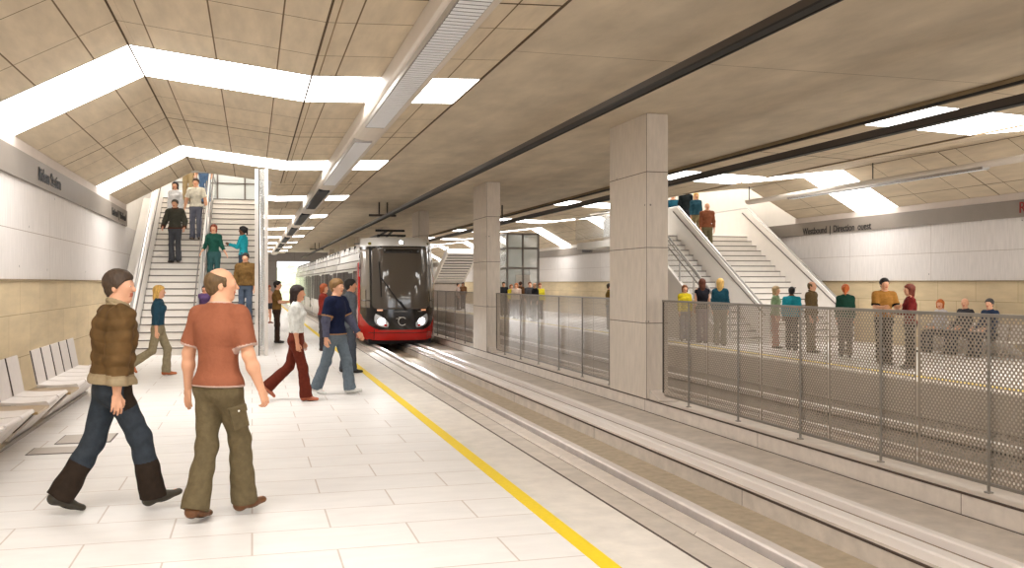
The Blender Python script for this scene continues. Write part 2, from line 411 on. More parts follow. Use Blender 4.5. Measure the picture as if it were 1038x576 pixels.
# grassy bank outside the portal
def bank():
    v = []; f = []; nx, ny = 60, 30
    for j in range(ny):
        for i in range(nx):
            x = -22+i*50/(nx-1); y = 97.0+j*2.2; q = abs(x-6)
            z = -.6+max(0, (q-5)*.55)*(1 if q > 5 else 0)+.25*math.sin(x*1.3+y*.7)+.2*math.sin(x*2.9-y*1.9)+max(0, (y-120)*.12)
            v.append((x, y, z))
    for j in range(ny-1):
        for i in range(nx-1): a = j*nx+i; f.append((a, a+1, a+nx+1, a+nx))
    mb = MB(); mb.add(v, f); return mb.build('grass_bank', mat('sunlit_grass', (196, 202, 160), .9, noise=.35, nscale=.6), None, True)
tag(bank(), 'sunlit green grassy bank beyond the tunnel opening behind the tram', 'grass', kind='stuff')

# ------------------------------------------------------------------ columns
def column(i, y, label):
    t = empty('concrete_column', (6.61, y, -.33))
    MB().box(0, .41, 0, 1.75, 0, CZ+.33).build('shaft', M_COLUMN, t, bevel=.012)
    fp = MB().prism([(-.0, 0), (.0, .02), (.41, .02), (.41, 0)], -.42, 0)
    MB().add([(.05, -.42, 0), (.41, -.42, 0), (.41, 0, 0), (.05, 0, 0), (.05, -.42, .03), (.41, -.42, .03), (.41, 0, .16), (.05, 0, .16)],
             [(3,2,1,0),(4,5,6,7),(0,1,5,4),(1,2,6,5),(2,3,7,6),(3,0,4,7)]).build('footing', M_KERB, t)
    tag(t, label, 'column', 'concrete columns between the tracks')
cl = {0: 'tall concrete column nearest the viewer between the mesh screens', 1: 'concrete column right of the tram at the left end of a bright mesh screen',
      2: 'concrete column half hidden just behind the tram roof', 3: 'fourth concrete column, only its top showing above the tram roof'}
column(-1, 15.08-11.5, 'concrete column beside the viewer, outside the right edge of the view')
for i in range(7): column(i, 15.08+11.52*i, cl.get(i, ordn[i]+' concrete column in the row, hidden far behind the tram'))

# ------------------------------------------------------------------ perforated screens
M_PERF = mat('perforated_steel', (160, 149, 136), .45, .3, noise=.05, nscale=5)
def perf_mesh(L, Hh, pw=.056, ph=.031, r=.0138):
    v = []; f = []
    rows = int(Hh/ph); ph = Hh/rows; cols = int(L/pw)-1
    for j in range(rows):
        z = (j+.5)*ph; off = pw/2 if j % 2 else 0
        for i in range(cols):
            y = (i+.75)*pw+off
            o = len(v)
            v += [(0, y-pw/2, z-ph/2), (0, y+pw/2, z-ph/2), (0, y+pw/2, z+ph/2), (0, y-pw/2, z+ph/2)]
            for k in range(8):
                a = math.pi/4*k; v.append((0, y+r*math.cos(a), z+r*math.sin(a)))
            R8 = [o+4+k for k in range(8)]
            f += [(o+1, o+2, R8[1], R8[0], R8[7]), (o+2, o+3, R8[3], R8[2], R8[1]), (o+3, o, R8[5], R8[4], R8[3]), (o, o+1, R8[7], R8[6], R8[5])]
        # solid margins
        y0 = .25*pw+off; y1 = (cols-1+.75)*pw+off+pw/2
        for a, b in ((0, y0), (y1, L)):
            if b-a > 1e-4:
                o = len(v); v += [(0, a, z-ph/2), (0, b, z-ph/2), (0, b, z+ph/2), (0, a, z+ph/2)]; f.append((o, o+1, o+2, o+3))
    me = bpy.data.meshes.new('screen_panel'); me.from_pydata(v, [], f); me.materials.append(M_PERF)
    return me
PM = perf_mesh(1.70, 1.60)
PM2 = perf_mesh(1.70, 1.60, .075, .05, .021)
def screen(y0, n, pitch, label):
    t = empty('mesh_screen', (6.87, y0, -.33))
    L = n*pitch
    for k in range(n):
        o = bpy.data.objects.new('screen_panel', PM if y0 < 30 else PM2); C.objects.link(o); o.parent = t
        o.location = (0, k*pitch+.01, .10); o.scale = (1, (pitch-.02)/1.70, 1)
        MB().bar((-.03, (k+.35)*pitch, 0), (-.03, (k+.35)*pitch, 1.70), .032, .032, n=10).box(-.06, .0, (k+.35)*pitch-.03, (k+.35)*pitch+.03, 0, .015).build('post', M_POST, t)
    MB().bar((-.0, 0, 1.71), (-.0, L, 1.71), .045, .035).build('top_rail', M_POST, t)
    MB().bar((-.015, 0, .085), (-.015, L, .085), .03, .03).build('bottom_rail', M_POST, t)
    MB().bar((0, .01, .07), (0, .01, 1.71), .025, .03).bar((0, L-.01, .07), (0, L-.01, 1.71), .025, .03).build('end_frame', M_DARKMETAL, t)
    tag(t, label, 'screen', 'perforated metal screens between the columns')
screen(15.08-9.78, 6, 1.61, 'long perforated metal screen in front right of the nearest column')
screen(15.08+1.77, 6, 1.60, 'bright perforated metal screen between the two nearer columns')
screen(15.08+11.52+1.77, 6, 1.60, 'dark perforated metal screen just right of the tram front')
for i in (2, 3, 4): screen(15.08+11.52*i+1.77, 6, 1.60, ordn[i+1]+' perforated metal screen, hidden behind the tram')

# ------------------------------------------------------------------ overhead conductor bars, hangers
def conduit(x, z, w, h, label, hang=(), two=.0, side=0):
    t = empty('overhead_conductor_bar', (x, 0, z))
    MB().box(-w/2, w/2, Y0, 93, -h/2, h/2).build('bar', M_DARKMETAL, t)
    MB().box(-w/2-.004, w/2+.004, Y0, 86, -h/2-.02, -h/2).build('contact_wire', M_BLACK, t)
    if two: MB().box(w/2+two, w/2+two+.025, Y0, 86, -h/2-.0, -h/2+.03).build('cable', M_BLACK, t)
    if side: MB().bar((side, Y0, .12), (side, 93, .12), .035).build('cable', M_BLACK, t)
    for y in hang:
        MB().bar((-.12, y, h/2), (-.12, y, CZ-z), .05).build('hanger_rod', M_DARKMETAL, t)
        MB().bar((.18, y, h/2), (.18, y, CZ-z), .05).build('hanger_rod', M_DARKMETAL, t)
        MB().bar((-.5, y, h/2+.03), (.5, y, h/2+.03), .08).build('cross_bar', M_DARKMETAL, t)
    tag(t, label, 'cable')
conduit(4.62, 4.10, .10, .08, 'dark overhead conductor bar hung above the near track', (34.5, 71), .07)
conduit(9.0, 3.93, .11, .10, 'dark overhead conductor bar hung above the far track', (34.5, 71), .0, -.32)

# ------------------------------------------------------------------ long ventilation/light ducts
def duct(x0, x1, z, yend, louv, label, flip=1):
    cx = (x0+x1)/2; t = empty('ceiling_duct', (cx, 0, z)); h = (x1-x0)/2
    prof = []
    for k in range(9):
        a = math.pi*k/8; prof.append((-h*math.cos(a), -.09*math.sin(a)))
    tt = .3 if flip > 0 else .04
    prof = [(-h*.9, tt)]+prof+[(h*.9, tt)]
    MB().prism(prof, Y0, yend).build('casing', M_SOFFIT, t)
    if flip < 0:
        for q in range(-2, 5): MB().bar((0, 2+q*6, .03), (0, 2+q*6, .5), .02).build('hanger_rod', M_DARKMETAL, t)
    y = 7.3-PER*2
    while y < yend-8:
        xa, xb = (-.20, .08) if flip > 0 else (-.08, .08)
        if flip > 0 and y > 24:      # farther louvres: their grazing-angle darkness painted as black panels
            MB().box(xa, xb, y, y+6.2, -.125, -.05).build('darkened_louvre', M_LOUVREDARK, t)
            y += PER; continue
        lm = MB()
        for k in range(int(7.4/.11)):
            yy = y+k*.11
            lm.box(xa, xb, yy, yy+.076, -.128, -.121)
        g = MB().box(xa, xb, y, y+7.4, -.122, -.05).build('louvre_recess', M_LOUVREDARK, t)
        lm.build('louvre', M_LOUVRE, g)
        MB().box(xa-.015, xb+.015, y-.02, y+7.42, -.116, -.05).build('louvre_frame', M_STEEL, t)
        y += PER
    tag(t, label, 'duct')
duct(1.66, 2.16, 4.24, 86, None, 'long rounded ceiling duct with silver louvres above the near platform')
duct(14.68, 14.98, 4.20, 26, None, 'long rounded ceiling duct with louvres above the far platform', -1)
# ------------------------------------------------------------------ staircases
def staircase(x0, x1, xd, n, ymax, label, solid_div=False, wellz=4.4):
    t = empty('staircase', (0, S0, 0)); rz = .172; tr = rz/SSL
    first = None
    for (a, b) in ((x0, xd-.09), (xd+.09, x1)):
        proto = None
        for k in range(n):
            if proto is None:
                mb = MB(); w = b-a
                mb.box(0, w, 0, tr+.02, -rz, 0, 0)            # stone step
                mb.box(0, w, -.012, .012, -.026, .004, 1)    # dark nosing
                o = mb.build('step', [M_STEP, M_NOSING], t); o.data.materials[0] = M_RISER if False else M_STEP
                proto = o
            else:
                o = proto.copy(); C.objects.link(o)
            o.location = (a, k*tr, (k+1)*rz)
    H = n*rz; L = n*tr
    # solid soffit under the steps, landing at the top
    MB().prism([(0, 0), (L, H-.2), (L, 0)] if not solid_div else [(0, 0), (L, H-.2), (L, 0)], x0+.01, x1-.01, axis='x').build('base', M_WHITE, t)
    MB().box(x0, x1, L, ymax-S0, H-.25, H-.0).build('landing', M_STEP, t)
    def balus(x, w, glassy, label2=None):
        pr = [(-.35, 0), (.1, 0), (L, H-.06), (ymax-S0, H-.06), (ymax-S0, H+.95), (L-.25, H+.95), (-.05, .98), (-.35, .98)]
        if glassy:
            g = [(-.2, .12), (.1, .12), (L, H+.1), (ymax-S0, H+.1), (ymax-S0, H+.88), (L-.25, H+.88), (-.05, .9), (-.2, .9)]
            MB().prism(g, x-.008, x+.008, axis='x').build('balustrade_glass', M_GLASS, t)
            st = [(-.35, 0), (.1, 0), (L, H-.2), (L, H+.12), (.0, .22), (-.35, .22)]
            MB().prism(st, x-w/2, x+w/2, axis='x').build('stringer', M_PANELW, t)
            for q in range(0, 7):
                y = -.1+q*L/6; z = max(0, y*SSL)
                MB().bar((x, y, z), (x, y, z+.95), .04).build('baluster', M_HAND, t)
        else:
            MB().prism(pr, x-w/2, x+w/2, axis='x').build('balustrade_panel', M_PANELW, t)
        h = .99
        tb = MB().tube([(x, -.38, .2), (x, -.38, h), (x, -.05, h+.01), (x, L-.25, H+h-.02), (x, ymax-S0, H+h-.02)], .032, 10)
        tb.build('handrail', M_HAND, t, smooth=False)
        MB().tube([(x+.09, -.2, .8), (x+.09, L, H+.82)], .018, 8).tube([(x-.09, -.2, .8), (x-.09, L, H+.82)], .018, 8).build('inner_rail', M_NOSING, t)
    return t, balus, L, H
t, bal, L, H = staircase(-2.62, .16, -1.25, 25, 35.5, None)
bal(-2.72, .16, False); bal(-1.25, .1, True); bal(.22, .08, True)
MB().box(-3.22, -2.81, -.0, 12.2, 0, .01).prism([(0, 0), (L, H), (12.2, H), (12.2, 0)], -3.21, -2.8, axis='x').build('side_infill', M_WHITE, t)
tag(t, 'wide pale staircase with a centre rail climbing from the near platform', 'staircase')
# slender portal posts at the stair foot
pp = empty('stair_portal_post', (.3, S0-.75, 0))
MB().box(-.02, .06, 0, .25, 0, 4.34).build('post_panel', M_PANELW, pp, bevel=.006); MB().box(-.24, -.16, 0, .12, 0, 4.34).build('post_panel', M_PANELW, pp, bevel=.006)
MB().box(-.155, -.13, .02, .1, 0, 4.34).build('post_seam', M_DARKMETAL, pp); MB().box(-.13, -.02, .03, .05, .1, 4.34).build('glass_infill', M_GLASS, pp)
tag(pp, 'tall slender white post at the right foot of the near staircase', 'post')
# glazed doors at the top of the near stairs
dr = empty('door_glazed', (-1.2, 35.35, 4.3)); dr.name = 'door_1'; struct(dr)
fm = MB()
for x in (-1.9, -.95, 0, .95, 1.5): fm.box(x-.03, x+.03, -.04, .04, 0, 2.4)
fm.box(-1.9, 1.5, -.04, .04, 2.3, 2.4).box(-1.9, 1.5, -.04, .04, 0, .12).box(-1.9, 1.5, -.04, .04, .95, 1.0)
fm.build('door_frame', M_NOSING, dr); MB().box(-1.87, 1.47, -.006, .006, .1, 2.3).build('door_glass', mat('grey_door_glass', (196, 200, 198), .2), dr)
# far staircase
t, bal, L, H = staircase(12.55, 16.3, 13.75, 19, 35.5, None)
bal(13.75, .14, False); bal(16.34, .14, False); bal(12.5, .1, True)
tag(t, 'white staircase climbing from the far platform behind the mesh screen', 'staircase')
# distant staircase seen from below, coming down towards the viewer
t = empty('staircase', (13.3, 60, 0))
mb = MB(); n = 12
MB().prism([(0, 3.9), (.3, 3.9), (5.4, 1.9), (5.4, 1.6), (5.1, 1.5), (0, 3.6)], -1.0, 1.0, axis='x').build('soffit', M_PANELW, t)
for k in range(n):
    y = .2+k*.42; z = 3.62-k*.165
    MB().bar((-.95, y, z-.16), (.95, y, z-.16), .07, .05).build('tread_rib', M_DARKMETAL, t)
MB().bar((-1.02, -.1, 3.85), (-1.02, 5.3, 1.6), .1, .45).bar((1.02, -.1, 3.85), (1.02, 5.3, 1.6), .1, .45).build('stringer', M_WHITE, t)
MB().box(-1.0, 1.0, 4.6, 6.4, 0, 1.6).build('base', M_STRIP, t)
tag(t, 'distant flight of stairs seen from its ribbed underside beyond the tram', 'staircase')
# glass lift shaft on the far platform
t = empty('lift_shaft', (13.75, 48.3, 0)); t.scale = (.77, .77, 1); M_LFR = mat('lift_frame_grey', (112, 106, 100), .5)
fr = MB()
for x in (-1.1, 0, 1.1):
    for y in (-1.1, 1.1):
        MB().box(x-.06, x+.06, y-.06, y+.06, 0, 4.3).build('mullion', M_LFR, t)
for z in (.1, 2.45, 3.5, 4.25):
    MB().box(-1.1, 1.1, -1.14, -1.06, z-.05, z+.05).box(-1.1, 1.1, 1.06, 1.14, z-.05, z+.05).box(-1.14, -1.06, -1.1, 1.1, z-.05, z+.05).box(1.06, 1.14, -1.1, 1.1, z-.05, z+.05).build('transom', M_LFR, t)
MB().box(-1.08, 1.08, -1.09, -1.075, .1, 4.25).box(-1.09, -1.075, -1.08, 1.08, .1, 4.25).build('glazing', mat('lift_glass', (226, 232, 230), .05, alpha=.35), t)
MB().box(-.7, .7, .2, .9, 0, 4.25).build('lift_car', mat('lift_interior', (200, 196, 188), .5), t)
MB().box(-.5, -.02, -1.16, -1.13, 0, 2.1).box(.02, .5, -1.16, -1.13, 0, 2.1).build('lift_door', M_STEEL, t)
tag(t, 'glazed lift shaft with dark mullions on the far platform', 'lift')

# ------------------------------------------------------------------ benches
M_SEAT = mat('pale_metal_seat', (216, 208, 202), .4, .25, noise=.04, nscale=14)
M_BRASS = mat('bronze_side_table', (168, 142, 104), .3, .7, noise=.1, nscale=6)
M_BENCHDK = mat('bench_dark_groove', (84, 74, 68), .7)  # dark tone of the seat joints and leg ribs
def bench_seat():
    root = empty('seat_module')
    return root
def bench(y0, n, label, tables=()):
    """row of seats facing +X: seat z .45, back plane at X -2.56; p = .58 pitch"""
    t = empty('platform_bench', (-2.56, y0, 0)); P = .58; ps = None
    for k in range(n):
        if k in tables:
            MB().box(-.02, .5, k*P+.01, k*P+P-.01, .38, .41).build('side_table', M_BRASS, t, bevel=.004)
            continue
        if ps is None:
            # seat pan: rounded nose, slightly dished
            pr = []
            for q in range(9):
                a = q/8; pr.append((.02+a*.44, .445-.012*math.sin(math.pi*a)))
            top = pr+[(.475, .435), (.482, .42), (.475, .405), (.45, .402), (.02, .41)]
            sp = MB().prism(top[::-1], .03, P-.03).build('seat', M_SEAT, t, bevel=.003)
            bp = [(-.0, .44), (.022, .435), (-.055, .86), (-.075, .86)]
            bk = MB().prism(bp[::-1], .03, P-.03).build('backrest', M_SEAT, t, bevel=.004)
            gr = MB().box(-.05, .0, -.012, .014, .45, .84)
            # slanting Z leg under the seat nose
            lg = [(.47, .41), (.44, .40), (.06, .03), (.10, .03)]
            lp = MB().prism(lg[::-1], .03, P-.03).build('leg_panel', M_SEAT, t, bevel=.003)
            lg2 = MB().prism([(.40, .385), (.37, .385), (.0, .03), (.04, .03)][::-1], .03, .07).build('leg_rib', M_BENCHDK, lp)
            ps = [sp, bk, lp, lg2]
            for o in (sp, bk, lp): o.location.y = k*P
        else:
            m = {}
            for o in ps:
                c = o.copy(); C.objects.link(c); m[o.name] = c
                if o.parent in ps: c.parent = m[o.parent.name]
                else: c.location.y = k*P
        s = MB().prism([(.02, .45), (.03, .45), (-.05, .865), (-.062, .865)][::-1], k*P-.010, k*P+.010)
        s.build('backrest_joint', M_BENCHDK, t)
    MB().box(-.02, .14, .0, n*P, 0, .035).build('floor_rail', M_STEEL, t)
    MB().bar((.0, 0, .38), (.0, n*P, .38), .05, .05).build('support_beam', M_STEEL, t)
    tag(t, label, 'bench', 'metal benches along the left wall')
bench(12.62, 5, 'pale metal bench of five seats farther along the left wall, behind the brown jacket')
bench(12.02, 1, 'bronze side table standing between the two pale metal benches', tables=(0,))
bench(12.0-.58*9, 9, 'long pale metal bench cut off by the left edge of the view', tables=(6-0,))
hm = MB().box(-2.5, -1.85, 10.35, 11.2, 0, .006).box(-2.5, -1.9, 10.0, 10.3, 0, .006)
M_HATCH = mat('floor_hatch_metal', (186, 176, 166), .45, .3)
for (a, b, c2, d, l) in ((-2.0, -1.45, 10.75, 11.35, 'larger square metal floor hatch beside the benches'), (-2.15, -1.6, 10.15, 10.55, 'smaller rectangular metal floor hatch in front of the long bench')):
    t = empty('floor_hatch', ((a+b)/2, (c2+d)/2, 0)); w = (b-a)/2; h = (d-c2)/2
    MB().box(-w, w, -h, h, 0, .006).build('hatch_frame', M_NOSING, t); MB().box(-w+.015, w-.015, -h+.015, h-.015, .0, .009).build('hatch_plate', M_HATCH, t)
    tag(t, l, 'hatch')
# ------------------------------------------------------------------ tram
TX, TY, HWD = 5.0, 32.2, 1.36; ZB, ZT = -.30, 3.30; TEND = 92.0
M_TRED = mat('tram_red_paint', (214, 34, 26), .22, spec=.6); M_TWHITE = mat('tram_white_paint', (232, 228, 222), .25, spec=.6)
M_TBLACK = mat('tram_black_gloss', (34, 32, 32), .12, spec=.7); M_TGLASS = mat('tram_windscreen_glass', (92, 84, 76), .05, .0, spec=.9)
M_TSIDE = mat('tram_side_glass', (40, 38, 38), .08, spec=.8)
tram = empty('tram', (TX, TY, ZB))
def fy(x, z):
    """front surface, tram-local y for lateral x and absolute z"""
    h = .30*max(0, (z-.5)/2.8)**2 + .10*max(0, (.5-z)/.8)**2 + 1.0*max(0, (z-2.98)/.45)**2.2
    return 1.55*(abs(x)/HWD)**4.2*(.85)+h
def hw(z): return HWD-.10*max(0, (z-1.5)/1.8)**2-.06*max(0, (z-3.0)/.3)**2-.04*max(0, (.2-z)/.5)
def front_grid(nx, nz, x0, x1, z0, z1, off=0):
    xs = np.linspace(x0, x1, nx); zs = np.linspace(z0, z1, nz); return xs, zs
def shell():
    nx, nz = 90, 110; v = []; f = []; mi = []
    for j in range(nz):
        z = ZB+(ZT-ZB)*j/(nz-1)
        for i in range(nx):
            s = -1+2*i/(nx-1); s = math.sin(s*math.pi/2)*.35+s*.65
            x = s*hw(z); v.append((x, fy(s*HWD, z), z-ZB))
    for j in range(nz-1):
        for i in range(nx-1):
            a = j*nx+i; f.append((a, a+1, a+nx+1, a+nx))
            p = [v[k] for k in f[-1]]; x = sum(q[0] for q in p)/4; z = sum(q[2] for q in p)/4+ZB
            ax = abs(x)
            # black mask with rounded lower corners
            cx, cz = HWD-.72, .06+.95
            if z > 2.96: m = 1
            elif z < .06: m = 0
            elif ax > cx and z < cz and ((ax-cx)/.72)**2.2+((cz-z)/.95)**2.2 > 1: m = 0
            elif ax > HWD-.045: m = 0 if z < 1.9 else 1
            else: m = 2
            mi.append(m)
    mb = MB(); mb.v = v; mb.f = f; mb.mi = mi
    return mb.build('cab_shell', [M_TRED, M_TWHITE, M_TBLACK], tram, smooth=True)
cab = shell()
def patch(name, x0, x1, z0, z1, m, off=.012, nx=40, nz=40, rr=None, parent=None, shape=None):
    """a plate following the cab front, slightly proud of it"""
    v = []; f = []; idx = {}
    for lay, o in ((0, off), (1, -.005)):
        for j in range(nz):
            for i in range(nx):
                a = i/(nx-1); b = j/(nz-1)
                z = z0+(z1-z0)*b; x = x0+(x1-x0)*a
                if shape: x, z = shape(a*2-1, b*2-1, (x0+x1)/2, (z0+z1)/2, (x1-x0)/2, (z1-z0)/2)
                v.append((x, fy(x*HWD/hw(z), z)-o, z-ZB))
    n = nx*nz
    for j in range(nz-1):
        for i in range(nx-1):
            a = j*nx+i; f.append((a, a+1, a+nx+1, a+nx))
    for i in range(nx-1):
        f.append((i, i+1, n+i+1, n+i)); a = (nz-1)*nx+i; f.append((a, a+1, n+a+1, n+a))
    for j in range(nz-1):
        a = j*nx; f.append((a, a+nx, n+a+nx, n+a)); a = j*nx+nx-1; f.append((a, a+nx, n+a+nx, n+a))
    mb = MB(); mb.add(v, f); return mb.build(name, m, parent or tram, smooth=True)
def sq2d(u, v, cx, cz, rx, rz, p=4):
    """square grid to superellipse"""
    r = max(abs(u), abs(v)); 
    if r < 1e-6: return cx, cz
    L = (abs(u)**p+abs(v)**p)**(1/p); return cx+rx*u*r/L, cz+rz*v*r/L
ws = patch('windscreen', -1.0, 1.0, .78, 2.92, M_TGLASS, .012, shape=lambda u, v, a, b, c, d: sq2d(u, v, a, b, c, d, 14))
for s in (-1, 1):
    patch('side_window', s*1.06, s*1.30, .82, 2.86, mat('tram_corner_glass', (150, 140, 128), .05, spec=.9), .010, 12, 30)
    patch('window_bar', s*1.06, s*1.30, 1.05, 1.09, M_TBLACK, .016, 12, 3); patch('window_bar', s*1.16, s*1.18, .82, 1.45, M_TBLACK, .016, 4, 20)
def head(s):
    h = patch('headlight', s*.70-.23, s*.70+.23, .18, .52, mat('headlight_glass', (230, 232, 236), .1, spec=.8), .02, 16, 12, shape=lambda u, v, a, b, c, d: sq2d(u, v, a, b+.10*u*s*-1*-1, c, d*(1-.25*u*s*-1), 3))
    l = patch('headlight_lamp', s*.70-.13, s*.70+.11, .25, .47, emis('headlight_glow', (255, 255, 255), 14), .03, 12, 10, parent=h, shape=lambda u, v, a, b, c, d: sq2d(u, v, a, b, c, d, 2))
    patch('tail_lamp', s*.58-.04, s*.58+.05, .19, .26, mat('red_lamp_lens', (220, 40, 30), .2), .028, 6, 6, parent=h)
    return h
head(-1); head(1)
for s in (-1, 1):
    patch('turn_signal', s*.76-.09, s*.76+.09, .72, .77, emis('amber_lamp', (255, 140, 30), .6), .02, 8, 4)
    patch('marker_lamp', s*1.03-.05, s*1.03+.05, 3.02, 3.12, mat('dark_yellow_lens', (120, 110, 30), .2), .02, 8, 8, shape=lambda u, v, a, b, c, d: sq2d(u, v, a, b, c, d, 2))
patch('roof_lamp', -.11, .11, 3.0, 3.2, mat('lamp_bezel', (150, 148, 146), .3, .5), .02, 10, 10, shape=lambda u, v, a, b, c, d: sq2d(u, v, a, b, c, d, 2))
patch('roof_lamp_lens', -.075, .075, 3.03, 3.17, emis('roof_lamp_glow', (255, 255, 250), 4), .03, 10, 10, shape=lambda u, v, a, b, c, d: sq2d(u, v, a, b, c, d, 2))
# destination display text inside the top of the windscreen
ds = patch('destination_display', -.62, .62, 2.72, 2.86, M_TBLACK, .018, 20, 4)
# wipers
def on(x, z, o=.05): return (x, fy(x*HWD/hw(z), z)-o, z-ZB)
wp = MB().tube([on(.12, .72), on(-.28, 1.25), on(-.72, 1.86)], .022, 8).build('wiper_arm', M_BLACK, tram)
MB().tube([on(-.72, 1.2, .04), on(-.74, 1.75, .04), on(-.78, 2.42, .04)], .02, 8).build('wiper_blade', M_BLACK, wp)
MB().tube([on(-.08, 1.05, .06), on(.05, .86, .06), on(.15, .74, .06)], .03, 8).build('wiper_link', M_BLACK, wp)
MB().tube([on(-.3, .7, .03), on(.7, .7, .03)], .012, 6).build('cowl_line', M_STEEL, tram)
# round operator emblem: ring with a small hooked t inside
def ringpts(r, a0, a1, n, cx=0, cz=.36): return [on(cx+r*math.cos(R(a0+(a1-a0)*k/n)), cz+r*math.sin(R(a0+(a1-a0)*k/n)), .03) for k in range(n+1)]
em = MB().tube(ringpts(.14, 40, 320, 20), .014, 6).tube([on(-.13, .50, .03), on(-.02, .50, .03)], .012, 6).tube([on(-.22, .46, .03), on(-.12, .46, .03)], .012, 6)
em.build('front_emblem', mat('emblem_white', (226, 226, 222), .3), tram)
patch('bumper_seam', -1.1, 1.1, -.05, -.035, M_TBLACK, .012, 30, 3)
for s in (-1, 1): patch('cab_seam', s*.93-.006, s*.93+.006, -.28, .1, M_TBLACK, .012, 3, 20)
MB().box(-1.1, 1.1, .5, 3, -.14, .02).build('undercarriage', M_BLACK, tram)
# side and roof body, sections with gangways
YS = 1.35
def prof(z_lo=0):
    b = [(-1.36, .0), (-1.36, 1.5), (-1.335, 2.6), (-1.33, 2.78), (-1.24, 2.82), (-1.2, 3.28), (-1.12, 3.42), (-.95, 3.5), (0, 3.56)]
    return b+[(-x, z) for x, z in reversed(b[:-1])]
PR = prof()
y = YS; L_all = TEND-TY; secs = [9.2, 7.4, 9.0, 7.4, 9.0, 8.8]; i = 0
while y < L_all-2 and i < len(secs):
    y1 = min(y+secs[i], L_all)
    body = MB().prism(PR, y, y1-.5).build('body_section', M_TWHITE, tram)
    MB().prism([(x*.93, z*.97) for x, z in PR], y1-.5, y1).build('gangway_bellows', M_BLACK, tram)
    # windows, doors and roof lines of the platform side
    n = int((y1-.5-y)//1.45); p = (y1-.5-y)/n
    for k in range(n):
        a = y+k*p+.07; b = y+(k+1)*p-.07
        door = (k % 4 == 1)
        if door:
            d = MB().box(-1.375, -1.35, a-.02, b+.02, .22, 2.45).build('side_door', M_TWHITE, body)
            MB().box(-1.382, -1.36, a+.03, (a+b)/2-.02, .42, 2.35).box(-1.382, -1.36, (a+b)/2+.02, b-.03, .42, 2.35).build('door_glass', M_TSIDE, body)
        else:
            MB().box(-1.372, -1.35, a, b, 1.02, 2.42).build('side_glass', M_TSIDE, body)
    MB().box(-1.37, -1.3, y, y1-.5, 2.5, 2.53).box(-1.345, -1.2, y, y1-.5, 2.77, 2.80).box(-1.25, -1.1, y, y1-.5, 3.1, 3.12).build('roof_trim', M_TBLACK, body)
    MB().box(-1.366, -1.35, y, y1-.5, .0, .16).build('skirt', M_TRED if i == 0 else M_TSIDE, body)
    for k in range(4):
        yy = y+.8+k*(y1-y-1.2)/4; MB().box(-1.22, -.95, yy, yy+.03, 2.85, 3.40).build('roof_seam', M_TBLACK, body)
    y = y1; i += 1
sh = MB()
# red cab side sweep
pts = [(YS-.75, .0), (YS+1.3, .0), (YS+.7, .6), (YS+.45, 1.4), (YS+.35, 2.4), (YS+.15, 2.75), (YS-.1, 2.75), (YS-.25, 1.5)]
bolt = MB().bar((-1.385, YS+.15, .62), (-1.36, YS+.15, .62), .1, .1, n=12).build('round_side_badge', M_TWHITE, tram)
MB().prism([(YS-.05, .02), (YS+1.2, .02), (YS+.75, .6), (YS+.5, 1.4), (YS+.4, 2.3), (YS+.3, 2.7), (YS-.05, 2.7)], -1.378, -1.35, axis='x').build('red_cab_flash', M_TRED, tram)
# folded current collector on the roof
pn = MB().bar((-.5, 2.6, 3.75), (-.5, 6.2, 3.75), .07).bar((.5, 2.6, 3.75), (.5, 6.2, 3.75), .07).bar((-.5, 2.6, 3.75), (.5, 2.6, 3.75), .07).bar((-.5, 6.2, 3.75), (.5, 6.2, 3.75), .07)
pn.bar((-.55, 3.0, 3.95), (.55, 3.0, 3.95), .08).bar((-.2, 5.9, 3.78), (-.1, 3.0, 3.95), .06).bar((.2, 5.9, 3.78), (.1, 3.0, 3.95), .06)
for x in (-.45, .45):
    for yy in (3.0, 5.8): pn.bar((x, yy, 3.5), (x, yy, 3.76), .07)
pn.build('current_collector', M_BLACK, tram)
MB().bar((-.9, 1.9, 3.42), (-.9, 7, 3.6), .05).build('roof_cable', M_BLACK, tram)
tag(tram, 'red and white tram with a black windscreen mask and lit headlights', 'tram')
for s in (-1, 1):
    ld = bpy.data.lights.new('headlight_beam', 'SPOT'); ld.energy = 420; ld.spot_size = R(50); ld.spot_blend = .8; ld.shadow_soft_size = .1
    lo = bpy.data.objects.new('headlight_beam', ld); C.objects.link(lo); lo.parent = tram; lo.location = (s*.7, -.12, .36-ZB); lo.rotation_euler = (R(76), 0, R(180))
# ------------------------------------------------------------------ people: smooth implicit surfaces meshed with surface nets
def V3(*a): return np.array(a, dtype=np.float64)
def nrm(v):
    v = np.asarray(v, float); return v/np.linalg.norm(v)
class Cone:
    """round cone a->b; optional squash of one axis; optional cutting planes (point, normal): keeps the side against the normal"""
    def __init__(s, a, b, ra, rb, k=.02, sq=None, cut=()):
        s.a = np.asarray(a, float); s.b = np.asarray(b, float); s.ra = ra; s.rb = rb; s.k = k; s.cut = cut
        s.sq = (nrm(sq[0]), sq[1]) if sq else None
    def d(s, P):
        a, b = s.a, s.b; Q = P
        if s.sq:
            n, f = s.sq; m = a; dn = (P-m)@n; Q = P+np.outer(dn*(1/f-1), n)
            b = b+n*((b-m)@n)*(1/f-1)
        ab = b-a; L = ab@ab+1e-12; t = np.clip((Q-a)@ab/L, 0, 1)
        r = np.linalg.norm(Q-a-t[:, None]*ab, axis=1)-(s.ra+(s.rb-s.ra)*t)
        for p, n in s.cut: r = np.maximum(r, (P-np.asarray(p))@nrm(n))
        return r
    def box(s):
        r = max(s.ra, s.rb)*1.0+.03; return np.minimum(s.a, s.b)-r, np.maximum(s.a, s.b)+r
